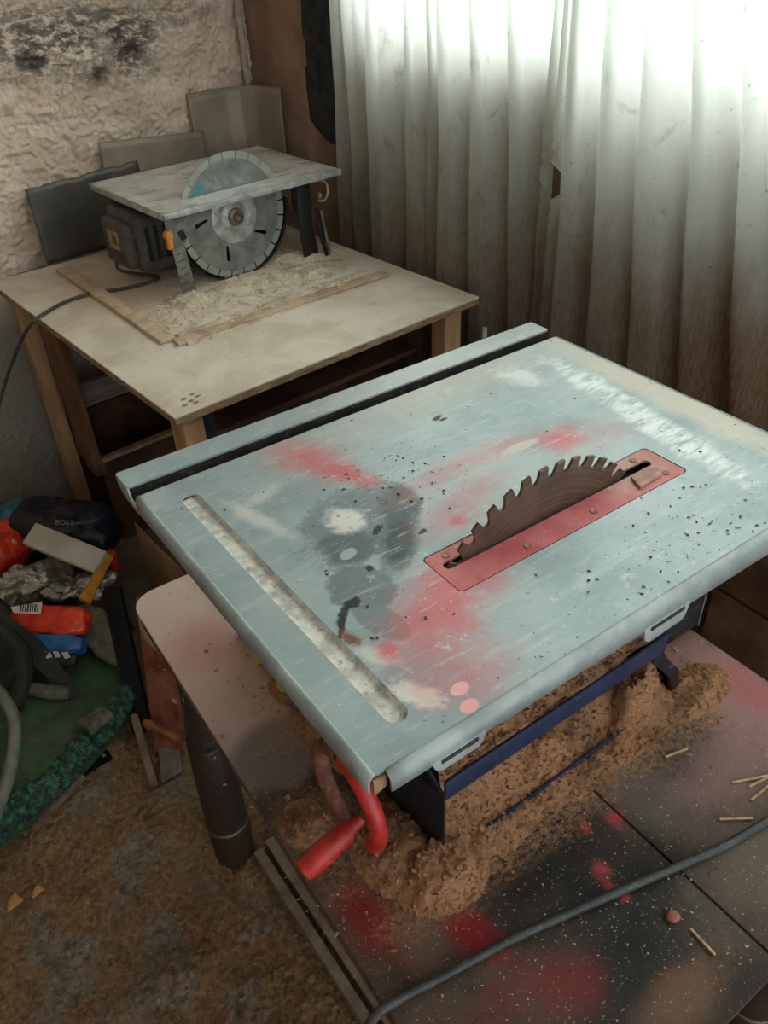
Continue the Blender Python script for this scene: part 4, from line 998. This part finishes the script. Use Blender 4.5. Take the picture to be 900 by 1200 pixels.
# bent grey tube and the black frame it belongs beside
b = MB(); b.tube(catmull([pz(-16, 800, .17), pz(2, 815, .16), pz(15, 838, .14), pz(17, 870, .13), pz(10, 910, .125), pz(-2, 945, .12), pz(-16, 985, .118)], 8), .0125, 14)
o = b.build('bent_tube', mat('grey_pipe_paint', (122, 122, 108), (94, 94, 84), 30, .6, 0, .2, dust=.15), origin=pz(0, 870, .13)); tag(o, 'grey bent tube over the green slab, cut by the left picture edge', 'tube')
bf = mat('dark_sheet_metal', (50, 50, 45), (34, 34, 31), 16, .7, .1, .2, 40, .001, dust=.12, dustc=(104, 98, 86))
fr = thing('metal_frame', pz(10, 790, ZS), 'dark dusty metal frame with a slanting side, lying on the green slab', 'metal frame')
A = [pz(-20, 705, .25), pz(0, 712, .24), pz(50, 752, .17), pz(92, 806, ZS+.012), pz(84, 814, ZS+.006), pz(48, 780, .13), pz(20, 760, .17), pz(-20, 735, .22)]
b = MB(); b.prism(A, (-.006, -.010, -.006), .001); b.build('slanting_side', bf, fr)
b = MB(); b.tube(catmull([pz(-20, 720, .22), pz(6, 742, .20), pz(26, 770, .17), pz(26, 800, .12), pz(16, 830, .098)], 6), [.02]*25, 10); b.build('bent_bar', bf, fr)
b = MB(); b.tube([pz(30, 806, ZS+.016), pz(60, 811, ZS+.016), pz(80, 812, ZS+.014)], [.014, .016, .014], 14); b.build('grey_roller', mat('grey_roller_felt', (104, 104, 92), (80, 80, 72), 40, .85, 0, .3), fr)['label'] = 'grey dusty roller'
b = MB(); b.prism([pz(-20, 760, .14), pz(22, 775, .13), pz(30, 800, .10), pz(-20, 815, .10)], (0, 0, -.010)); b.build('dark_plate', mat('black_plate', (34, 36, 36), (24, 25, 25), 20, .6), fr)
# black round rim behind it
b = MB(); b.tube([pz(-24, 716, .215), pz(-4, 708, .21), pz(10, 720, .19), pz(18, 742, .16)], [.016, .018, .018, .014], 10)
tag(b.build('black_hose', mat('black_hose', (18, 18, 18), (12, 12, 12), 20, .5), origin=pz(10, 720, .2)), 'black curved hose in front of the red and blue packet', 'hose')

# support under the rubbish: a low rubble heap
hm = mat('dark_rubble', (74, 62, 50), (46, 38, 32), 24, .9, 0, .6, 60, .006)
def hh(x, y):
    d = math.hypot((x-.03)/.26, (y-1.58)/.34); return .125*smooth01((1.05-d)*1.4)+.015*fbm((x*16, y*16, 2), 4)*smooth01((1.05-d)*3)
b = MB(); b.grid(lambda u, v: (-.30+.42*u, 1.17+.64*v, hh(-.30+.42*u, 1.17+.64*v)-.004), 70, 80)
tag(b.build('rubble_heap', hm, smooth=50, origin=(0, 1.6, 0)), 'low dark heap of dirt and rubble under the discarded bags in the corner', 'rubble', kind='stuff')
def frame_at(q0, q1, z0, z1): a, c = pz(*q0, z0), pz(*q1, z1); return a, c, (c-a)
# dark navy sack
nv = G('navy_plastic', .32); k = nv.mix(nv.ramp(nv.noise(12, 5, .6, .4), .4, .65), lin((18, 20, 30)), lin((34, 38, 54))); k = nv.mix(nv.math('MULTIPLY', nv.ramp(nv.noise(50, 6, .75), .62, .7), .6), k, lin((104, 100, 98))); nv.col(k); nv.bump(nv.noise(22, 6, .65, .5), .5, .006)
a, c, d = frame_at((24, 622), (140, 640), .20, .17); mid = (a+c)/2; mid = pz(80, 617, .20)
X = (d*.5); Y = V((-d.y, d.x, 0)).normalized()
sk = thing('plastic_sack', mid, 'dark navy crumpled plastic sack with faint white lettering, beneath the plywood table', 'sack')
b = MB(); b.blob(mid, X*1.04, Y*.070, uz*.050, .6, 60, .020, 9, 2, .010); sk_o = b.build('sack_body', nv.mat, sk, smooth=60)
# lettering lies on its front
tn = (CAM-mid).normalized()
def lettering(txt, q0, q1, base, h, material, parent, lift):
    cu = bpy.data.curves.new('lettering', 'FONT'); cu.body = txt; cu.size = h; cu.extrude = .0006; cu.align_x = 'CENTER'; cu.align_y = 'CENTER'
    ob = bpy.data.objects.new('tmp', cu); COL.objects.link(ob)
    me = bpy.data.meshes.new_from_object(ob.evaluated_get(bpy.context.evaluated_depsgraph_get())); bpy.data.objects.remove(ob)
    o = bpy.data.objects.new('lettering', me); COL.objects.link(o); me.materials.append(material); o.parent = parent
    xa = (q1-q0).normalized(); n = lift.normalized(); n = (n-xa*n.dot(xa)).normalized(); ya = n.cross(xa)
    mt = Matrix((xa, ya, n)).transposed().to_4x4(); mt.translation = base - PO[parent.name]; o.matrix_local = mt
    return o
LET = []
# white speckled beam
wb = G('white_painted_block', .7); k = wb.mix(wb.ramp(wb.noise(10, 5), .35, .65), lin((172, 162, 148)), lin((194, 186, 172))); k = wb.mix(wb.ramp(wb.noise(70, 4, .75), .655, .68), k, lin((62, 54, 46))); wb.col(k)
a, c = pz(36, 626, .262), pz(119, 660, .228); d = (c-a).normalized(); vv = (CAM-(a+c)/2).normalized(); n = (vv-d*vv.dot(d)).normalized(); n = (n+uz*.5).normalized(); n = (n-d*n.dot(d)).normalized()
b = MB(); b.box((a+c)/2, ((c-a).length, .056, .022), d, n.cross(d), n, bev=.003)
tag(b.build('white_block', wb.mat, origin=(a+c)/2), 'long white speckled block leaning in front of the navy sack', 'block')
# orange-red bag at the left edge
rd = G('red_plastic', .34); k = rd.mix(rd.ramp(rd.noise(16, 5, .6, .5), .4, .62), lin((196, 46, 26)), lin((226, 66, 36))); k = rd.mix(rd.math('MULTIPLY', rd.ramp(rd.noise(24, 5, .7, .4), .60, .68), .8), k, lin((206, 168, 130))); rd.col(k); rd.bump(rd.noise(26, 6, .6, .6), .6, .008)
mid = pz(10, 640, .18); b = MB(); b.blob(mid, V((.062, -.015, 0)), V((.02, .080, 0)), uz*.055, .9, 44, .026, 9, 4, .008)
rb = b.build('red_bag', rd.mat, smooth=60, origin=mid); tag(rb, 'crumpled orange-red plastic bag at the left picture edge, beside the white block', 'bag')
mid = pz(4, 606, .21); b = MB(); b.blob(mid, V((.07, -.02, .01)), V((.02, .05, 0)), uz*.035, .8, 36, .016, 12, 5, .006)
tag(b.build('teal_bag', mat('teal_plastic', (62, 128, 150), (44, 96, 118), 18, .4, 0, .4, 24, .004), smooth=60, origin=mid), 'small teal-blue plastic bag behind the orange-red bag', 'bag')
# silver foil
fo = G('silver_foil', .28, .75); k = fo.mix(fo.ramp(fo.noise(18, 5), .4, .6), lin((150, 146, 136)), lin((206, 202, 192))); fo.col(k); fo.bump(fo.noise(40, 6, .65, 1.0), .7, .006)
for (q, X, Y, h, sd_, lb) in (((22, 690), (.085, .0, 0), (0, .055, 0), .045, 1, 'crumpled silver foil below the orange-red bag at the left picture edge'), ((86, 686), (.060, -.012, 0), (.01, .040, 0), .026, 8, 'flatter crumpled foil and paper in the middle of the rubbish'), ((120, 685), (.030, .0, .012), (0, .022, 0), .020, 6, 'small crumpled foil scrap by the yellow strip')):
    mid = pz(*q, .165); b = MB(); b.blob(mid, X, Y, uz*h, .8, 30, .020, 24, sd_, .022); tag(b.build('foil_scrap', fo.mat, smooth=12, origin=mid), lb, 'foil', 'crumpled foil')
# yellow strip and red bit
a, c = pz(103, 697, .195), pz(128, 650, .225); d = (c-a).normalized(); n = (CAM-a).normalized(); n = (n-d*n.dot(d)).normalized()
b = MB(); b.box((a+c)/2, ((c-a).length, .024, .014), d, n.cross(d), n, bev=.004); b.box(a-d*.004, (.030, .030, .016), d, n.cross(d), n, bev=.005)
tag(b.build('yellow_strap', mat('yellow_plastic_strip', (206, 146, 34), (170, 112, 24), 30, .5, 0, .2), origin=(a+c)/2), 'yellow plastic strip standing at the right end of the white block', 'plastic strip')
mid = pz(133, 657, .200); b = MB(); b.blob(mid, V((.009, 0, 0)), V((0, .010, 0)), uz*.028, .4, 16, .004, 30, 3); tag(b.build('plastic_lump', mat('red_cap_plastic', (176, 32, 26), (140, 24, 20), 30, .45), smooth=60, origin=mid), 'small red plastic piece right behind the yellow strip', 'plastic piece')
# red, blue and white packet
a, c = pz(16, 735, .165), pz(100, 738, .165); d = (c-a).normalized(); n = V((0, -.72, .69)); n = (n-d*n.dot(d)).normalized(); w = n.cross(d)
mid = pz(58, 738, .165); L2 = (c-a).length*.5
pk = thing('torn_packet', mid, 'torn orange and blue packet with a white striped label, in front of the foil', 'packet')
def slab_blob(b, o_, hx, hy, hz, e, amp, sd): b.blob(o_, d*hx, w*hy, n*hz, e, 40, amp*1.6, 30, sd, .006)
b = MB(); slab_blob(b, mid + w*.020, L2*1.10, .034, .030, .45, .003, 3); b.build('red_part', rd.mat, pk, smooth=50)['label'] = 'orange-red upper part'
b = MB(); slab_blob(b, mid - w*.030, L2*1.04, .024, .028, .5, .004, 5); b.build('blue_part', mat('blue_plastic', (44, 104, 156), (32, 76, 120), 20, .4, 0, .4, 24, .004), pk, smooth=50)['label'] = 'blue band'
b = MB(); slab_blob(b, mid - w*.062, L2*.92, .020, .022, .5, .004, 7); b.build('dark_part', mat('dark_wrapper', (34, 40, 48), (22, 26, 32), 20, .4, 0, .4, 24, .004), pk, smooth=50)
lo = mid + d*(-L2*.52) + w*.044 + n*.036
b = MB(); b.prism([lo-d*.034-w*.002, lo-d*.024-w*.014, lo+d*.036-w*.015, lo+d*.036+w*.012], n*.0015); lab = b.build('label', mat('white_label', (206, 200, 188), (190, 184, 172), 20, .7), pk); lab['label'] = 'white label'
for q in range(8):
    b = MB(); b.box(lo + d*(-.010+.0055*q) + n*.0019 - w*.002, (.0022 if q % 3 else .0034, .017, .0006), d, w, n); b.build('printed_bar', mat('bar_ink', (70, 66, 62), (60, 56, 52), 20, .8), lab)
for (t, s) in ((.20, .010), (.45, .008), (.70, .009)):
    b = MB(); b.box(mid + d*L2*t - w*.054 + n*.026, (s*1.4, s*2.6, .003), d+w*.3, None, None); b.build('paper_shred', mat('white_label', (206, 200, 188)), pk)
# grey rag
rg = mat('grey_rag', (128, 120, 106), (100, 92, 80), 30, .9, 0, .4, 60, .003)
mid = pz(118, 742, .125); b = MB(); b.blob(mid, V((.040, .020, .01)), V((-.03, .085, .02)), uz*.022, .6, 24, .006, 20, 9, .010); tag(b.build('grey_rag', rg, smooth=60, origin=mid), 'folded grey rag to the right of the torn packet', 'rag')
mid = pz(68, 672, .150); b = MB(); b.blob(mid, V((.036, .0, .0)), V((0, .045, .01)), uz*.034, .7, 20, .007, 24, 11, .008); tag(b.build('crumpled_paper', rg, smooth=40, origin=mid), 'crumpled grey paper in the hollow under the white block', 'paper')
# cardboard boxes next to the bench
cbm = mat('cardboard', (158, 128, 98), (136, 108, 82), 10, .85, 0, .2)
a = pz(166, 640, .22); b = MB()
p0, p1 = pz(143, 632, .24), pz(196, 690, .24); d = (p1-p0).normalized()
bx = [V((p.x, p.y, .002)) for p in (p0, p1)]; side = V((d.y, -d.x, 0))
if side.x < 0: side = -side
b = MB(); c_ = (p0+p1)/2 + side*.050; b.box((c_.x, c_.y, .123), ((p1-p0).length, .10, .240), d, None, uz, bev=.003)
tag(b.build('cardboard_box', cbm, origin=(c_.x, c_.y, 0)), 'light brown cardboard box behind the rounded workbench corner', 'box', 'cardboard boxes')
c2 = c_ + side*.115 + d*.02; b = MB(); b.box((c2.x, c2.y, .148), ((p1-p0).length*1.05, .12, .292), d, None, uz, bev=.003)
tag(b.build('cardboard_box', mat('brown_cardboard', (128, 100, 76), (106, 82, 62), 10, .85, 0, .2), origin=(c2.x, c2.y, 0)), 'darker taller cardboard box half hidden under the saw top', 'box', 'cardboard boxes')
# black slat leaning, pale batten below it, red board and copper pipe
bs = mat('black_slat', (15, 13, 12), (9, 8, 8), 20, .7, 0, .2)
a, c = pz(131, 690, .235), pz(168, 858, .012)
b = MB(); b.bar(a, c, .040, .020, (-.4, -.5, .8), bev=.002); tag(b.build('black_timber', bs, origin=c), 'black slat leaning from the rubbish down to the floor beside the red board', 'slat')
a, c = pz(157, 838, .050), pz(181, 922, .010); b = MB(); b.bar(a, c, .016, .016, bev=.002); tag(b.build('wooden_batten', mat('dusty_grey_batten', (132, 110, 88), (102, 82, 64), 30, .85, 0, .3), origin=c), 'thin dusty batten at the foot of the black slat', 'batten')
rbm = G('rusty_red_board', .75); k = rbm.mix(rbm.ramp(rbm.noise(11, 6, .65, .5), .4, .6), lin((104, 44, 34)), lin((136, 84, 60))); k = rbm.mix(rbm.spot(.012, .045, .018, .026, .3, .4, .6, 34, (0, 2)), k, lin((158, 148, 136))); rbm.col(k); rbm.bump(rbm.noise(60, 6), .4, .002)
q = [pz(163, 700, .23), pz(210, 705, .27), pz(214, 885, .012), pz(186, 880, .012)]
b = MB(); nn = (q[1]-q[0]).cross(q[3]-q[0]).normalized(); b.prism(q, nn*-.010, .001); o = b.build('red_board', rbm.mat, origin=pz(192, 785, .14)); tag(o, 'rusty red board with a patch of grey paint leaning under the workbench edge', 'board')
cpm = mat('copper_pipe', (152, 92, 58), (116, 66, 42), 30, .45, .35, .2, dust=.2)
a, c = pz(170, 847, .095), pz(213, 868, .095); d = (c-a).normalized()
b = MB(); b.tube([a, c], .0085, 12); b.lathe([(.010, 0), (.0135, .002), (.0135, .014), (.010, .016)], c-d*.022, d, 12); b.lathe([(.009, 0), (.012, .003), (.012, .012), (.009, .014)], a+d*.008, d, 12)
tag(b.build('copper_pipe', cpm, origin=(a+c)/2), 'short copper pipe with fittings lying across in front of the red board', 'pipe')
q = [pz(186, 880, .018), pz(208, 855, .03), pz(214, 905, .012), pz(190, 918, .010)]; b = MB(); b.prism(q, (0, 0, .006), .001); tag(b.build('grey_scrap', mat('grey_tin', (118, 110, 102), (90, 84, 78), 30, .6, .2), origin=q[3]), 'bent grey metal scrap on the floor below the red board', 'metal scrap')
# white stick behind the plywood table
a = RM(.030+.008, .95, .02); q = hit(568, 384, CW-ux*.085, ux); b = MB(); b.tube([V((q.x, q.y, .002)), V((q.x, q.y, q.z))], .0062, 10); tag(b.build('white_stick', mat('white_stick', (196, 190, 176), (170, 160, 146), 30, .6), origin=(q.x, q.y, 0)), 'thin white upright stick between the curtain and the right plywood table corner', 'stick')

# lettering pressed onto the sack: found by casting from outside onto the sack itself
bpy.context.view_layer.update()
inv = sk_o.matrix_world.inverted()
def onsack(x, y):
    d_ = ray(x, y).normalized(); ok, loc, nr, _ = sk_o.ray_cast(inv @ CAM, (inv.to_3x3() @ d_)); return (sk_o.matrix_world @ loc, nr) if ok else (pz(x, y, .24), uz)
p0, n0 = onsack(66, 612.5); p1, n1 = onsack(87, 613.5); pm_, nm_ = onsack(76, 613)
lettering('BOST', p0, p1, pm_ + nm_*.004, (p1-p0).length*.44, mat('faint_white_print', (150, 148, 150), (120, 118, 122), 60, .7), sk, nm_)['label'] = 'faint white lettering'
# ================================================================== LIGHT
w = bpy.data.worlds.new('world'); SC.world = w; w.use_nodes = True
bg = w.node_tree.nodes['Background']; bg.inputs[0].default_value = (.88, .96, 1.0, 1); bg.inputs[1].default_value = WORLD
ld = bpy.data.lights.new('window_daylight', 'AREA'); ld.shape = 'RECTANGLE'; ld.size = 3.2; ld.size_y = 1.9; ld.energy = SKY; ld.color = (.95, 1.0, 1.0)
lo_ = bpy.data.objects.new('window_daylight', ld); COL.objects.link(lo_)
n = ux; lo_.location = RM(-.75, 1.65, 2.05)
zax = n; xax = uy; yax = zax.cross(xax)
tilt = Matrix.Rotation(math.radians(-18), 4, uy)
mm = Matrix((xax, yax, zax)).transposed().to_4x4(); mm = tilt @ mm; mm.translation = RM(-.75, 1.65, 2.05); lo_.matrix_world = mm
vs = SC.view_settings; vs.view_transform = 'Standard'; vs.look = 'None'; vs.gamma = 1; vs.exposure = EXPO; vs.use_curve_mapping = False
SC.cycles.max_bounces = 8; SC.cycles.diffuse_bounces = 4; SC.cycles.transparent_max_bounces = 12
